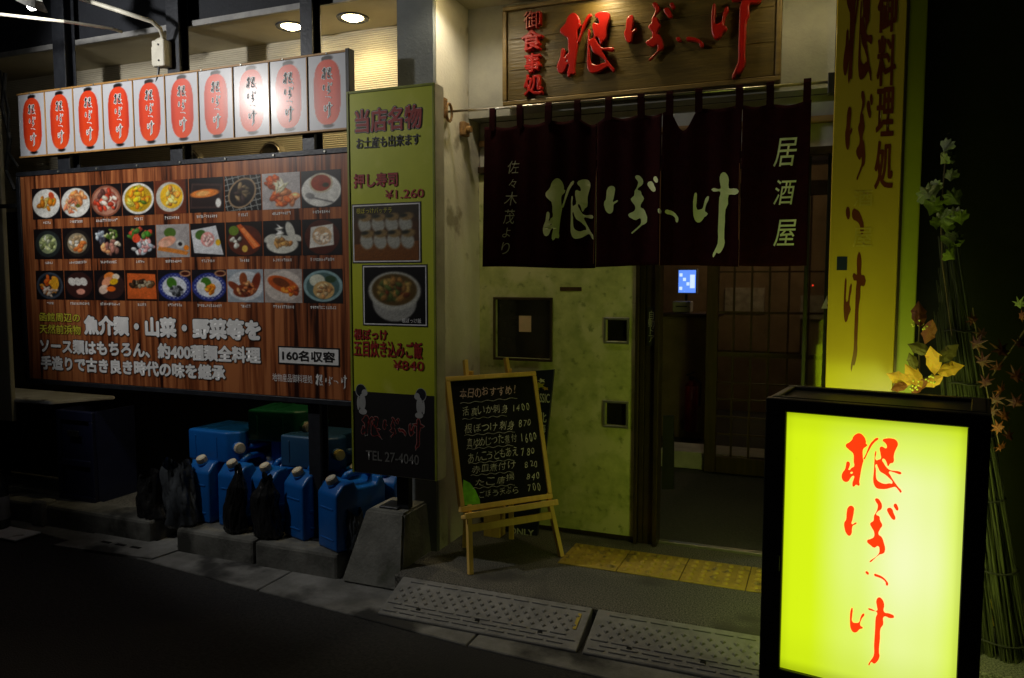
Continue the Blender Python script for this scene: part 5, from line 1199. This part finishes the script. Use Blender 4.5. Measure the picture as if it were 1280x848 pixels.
bm = bmesh.new(); pts = [(.42, 2.84, -.02), (.46, 2.95, -.088), (.40, 3.06, -.088), (.28, 3.09, -.06), (.22, 3.2, .012), (.30, 3.34, .012), (.33, 3.47, .03), (.335, 3.49, .25)]
tube(bm, pts, .006, 8); tag(obj('power_cable', bm, 'black'), 'black power cable running from behind the lit box sign to the yellow panel', 'cable')
# ============================================================ REEDS AND LEAVES AT RIGHT
def curvept(p0, p1, u): return Vector(p0).lerp(Vector(p1), u)
rb = thing('reed_bundle', 'tall bundle of dry green reeds tied with dark bands and leaning by the yellow panel', 'reed bundle', (.62, 3.32, -.1))
top = Vector((.42-.62, .04, 1.66)); bot = Vector((.05, 0, 0))
bm = bmesh.new(); rs = random.Random(11)
for k in range(150):
    a = rs.uniform(0, 2*math.pi); q = math.sqrt(rs.random()); wb_ = .105; wt = .026
    b0 = bot+Vector((math.cos(a)*q*wb_, math.sin(a)*q*wb_*.8, 0)); t0 = top+Vector((math.cos(a)*q*wt+rs.uniform(-.015, .015), math.sin(a)*q*wt, rs.uniform(-.35, .05)))
    mid = b0.lerp(t0, .5)+Vector((rs.uniform(-.022, .022), rs.uniform(-.02, .02), 0)); rr = rs.uniform(.0022, .0042)
    tube(bm, [b0, mid, t0], [rr, rr*.9, rr*.45], 5)
o = obj('reeds', bm, 'reed', rb); o['kind'] = 'stuff'
for u in (.10, .26, .42, .56, .68, .80):
    c_ = bot.lerp(top, u); r_ = .112*(1-u)+.034*u; n = 22; bm = bmesh.new()
    tube(bm, [(c_.x+r_*math.cos(2*math.pi*k/n), c_.y+r_*.84*math.sin(2*math.pi*k/n), c_.z+.003*math.sin(k)) for k in range(n+1)], .004, 5); obj('tie_band', bm, 'reed_tie', rb)
def leafmesh(kind):
    if kind == 'maple':
        pts = []
        for k in range(7):
            a = R(-50+k*46.7); L = (.55, .8, .95, 1.0, .95, .8, .55)[k]; pts.append((math.cos(a)*L, math.sin(a)*L)); b = a+R(23)
            if k < 6: pts.append((math.cos(b)*.34, math.sin(b)*.34))
        pts.append((-.12, -.3)) ; pts = [(y*0+x, y) for x, y in pts]
    elif kind == 'oval': pts = [(0, -1), (.28, -.7), (.5, -.25), (.48, .15), (.55, .3), (.3, .55), (0, 1.05), (-.3, .6), (-.52, .32), (-.45, .1), (-.5, -.3), (-.25, -.72)]
    else: pts = [(0, -.9), (.35, -.45), (.85, -.2), (.95, .25), (.6, .4), (.62, .8), (.2, .6), (0, .95), (-.25, .62), (-.6, .78), (-.62, .38), (-.95, .2), (-.8, -.25), (-.35, -.5)]
    bm = bmesh.new(); c = bm.verts.new((0, 0, .0)); ring = [bm.verts.new((x, y, -.18*abs(x)+.10*y*y-.05+.05*math.sin(7*x+5*y))) for x, y in pts]
    mid = [bm.verts.new((x*.5, y*.5, -.09*abs(x)+.03*math.sin(9*x))) for x, y in pts]; n = len(pts)
    for i in range(n):
        j = (i+1) % n; bm.faces.new((mid[i], ring[i], ring[j], mid[j])); bm.faces.new((c, mid[i], mid[j]))
    me = bpy.data.meshes.new('leaf'); bm.to_mesh(me); bm.free(); return me
LM = {(k, m): None for k in ('maple', 'oval', 'lobed') for m in ()}
def leaf(kind, m, parent, loc, size, rot, name='leaf'):
    key = (kind, m)
    if key not in LM or LM[key] is None:
        me = leafmesh(kind); me.materials.append(M[m]); LM[key] = me
    o = link(bpy.data.objects.new(name, LM[key]), parent); o.location = loc; o.scale = (size, size, size); o.rotation_euler = rot
    return o
# ivy spray
iv = thing('ivy_garland', 'pale green ivy garland climbing above the reed bundle', 'garland', (.45, 3.26, .9))
def ro(px, py, Y, o): p = at(px, py, Y); return p-Vector(o)
io = (.45, 3.26, .9); bm = bmesh.new(); tube(bm, [ro(1190, 420, 3.3, io), ro(1178, 330, 3.26, io), ro(1176, 270, 3.25, io), ro(1180, 220, 3.25, io), ro(1184, 172, 3.25, io)], .003, 5)
tube(bm, [ro(1184, 168, 3.25, io), ro(1187, 166, 3.24, io)], .001, 4); obj('stem', bm, 'stem', iv)
ivl = [(1184, 182, 8, 'cream_leaf'), (1186, 197, 9, 'cream_leaf'), (1180, 199, 8, 'green_leaf'), (1189, 219, 8, 'green_leaf'), (1160, 243, 13, 'green_leaf'), (1168, 258, 12, 'green_leaf'), (1170, 232, 7, 'cream_leaf'), (1192, 247, 11, 'green_leaf'), (1180, 272, 11, 'green_leaf'), (1193, 268, 9, 'cream_leaf'), (1201, 272, 9, 'green_leaf'), (1171, 279, 8, 'green_leaf'), (1185, 283, 8, 'green_leaf'), (1190, 301, 12, 'green_leaf'), (1196, 298, 9, 'green_leaf'), (1188, 318, 10, 'green_leaf')]
for i, (x, y, s, m) in enumerate(ivl):
    rs = random.Random(i); leaf('lobed', m, iv, ro(x, y, 3.24-.01*(i % 3), io), s*.0036, (R(90+rs.uniform(-30, 30)), rs.uniform(-.9, .9), rs.uniform(-.7, .7)))
# orange autumn garland
og = thing('autumn_garland', 'orange autumn leaf garland with yellow berries behind the lit box sign', 'garland', (.33, 3.2, .95)); oo = (.33, 3.2, .95)
bm = bmesh.new(); tube(bm, [ro(1118, 490, 3.25, oo), ro(1135, 478, 3.22, oo), ro(1165, 470, 3.22, oo), ro(1190, 462, 3.22, oo)], .003, 5); tube(bm, [ro(1150, 470, 3.24, oo), ro(1148, 430, 3.24, oo), ro(1150, 395, 3.24, oo)], .003, 5); obj('stem', bm, 'stem', og)
ogl = [(1124, 474, 14, 'orange_leaf', 1.2), (1142, 470, 15, 'orange_leaf', .6), (1166, 451, 16, 'orange_leaf', .1), (1188, 462, 15, 'orange_leaf', -1.3), (1167, 477, 11, 'orange_leaf', 2.2), (1149, 484, 12, 'rust_leaf', 2.6), (1125, 484, 10, 'rust_leaf', 1.9), (1149, 393, 15, 'rust_leaf', 0), (1161, 415, 14, 'rust_leaf', 2.9), (1150, 436, 13, 'brown_leaf', 1.2), (1186, 442, 14, 'brown_leaf', -.8), (1141, 452, 10, 'brown_leaf', .4)]
for i, (x, y, s, m, a) in enumerate(ogl):
    rs = random.Random(50+i); leaf('oval', m, og, ro(x, y, 3.19-.008*(i % 4), oo), s*.0034, (R(90+rs.uniform(-25, 15)), a*-1, rs.uniform(-.5, .5)))
bm = bmesh.new(); rs = random.Random(3)
for cx_, cy_, n, s in ((1144, 482, 14, 6), (1163, 473, 12, 6), (1148, 405, 9, 6), (1142, 407, 4, 4), (1155, 410, 5, 4)):
    for k in range(n): bmesh.ops.create_icosphere(bm, subdivisions=1, radius=.0042, matrix=Matrix.Translation(ro(cx_+rs.uniform(-s, s), cy_+rs.uniform(-s, s), 3.165+rs.uniform(-.01, .01), oo)))
o = obj('berries', bm, 'berry', og, True); o['kind'] = 'stuff'
# maple spray
mg = thing('maple_garland', 'dark red maple leaf garland hanging at the right of the reed bundle', 'garland', (.62, 3.2, .9)); mo_ = (.62, 3.2, .9)
bm = bmesh.new(); tube(bm, [ro(1216, 385, 3.15, mo_), ro(1224, 440, 3.15, mo_), ro(1236, 500, 3.15, mo_), ro(1250, 560, 3.14, mo_)], .0025, 5); tube(bm, [ro(1240, 470, 3.15, mo_), ro(1262, 440, 3.15, mo_), ro(1290, 400, 3.15, mo_)], .0025, 5); obj('stem', bm, 'stem', mg)
rs = random.Random(9)
for i, (x, y, s, m) in enumerate([(1217, 400, 9, 'maple'), (1220, 430, 12, 'maple'), (1228, 418, 9, 'maple'), (1228, 452, 12, 'maple'), (1253, 438, 14, 'maple'), (1247, 460, 10, 'maple'), (1271, 470, 13, 'maple'), (1232, 478, 11, 'maple'), (1252, 488, 11, 'rust_leaf'), (1270, 503, 12, 'maple'), (1244, 500, 10, 'maple'), (1256, 520, 11, 'rust_leaf'), (1248, 535, 10, 'rust_leaf'), (1276, 430, 10, 'maple'), (1274, 380, 9, 'green_leaf'), (1262, 545, 10, 'maple'), (1240, 515, 9, 'maple'), (1276, 395, 8, 'rust_leaf'), (1252, 560, 9, 'rust_leaf')]):
    leaf('maple', m, mg, ro(x, y, 3.13+rs.uniform(-.02, .02), mo_), s*.0036, (R(90+rs.uniform(-35, 35)), rs.uniform(-1.5, 1.5), rs.uniform(-.6, .6)))

for im in list(bpy.data.meshes):
    if im.users == 0: bpy.data.meshes.remove(im)
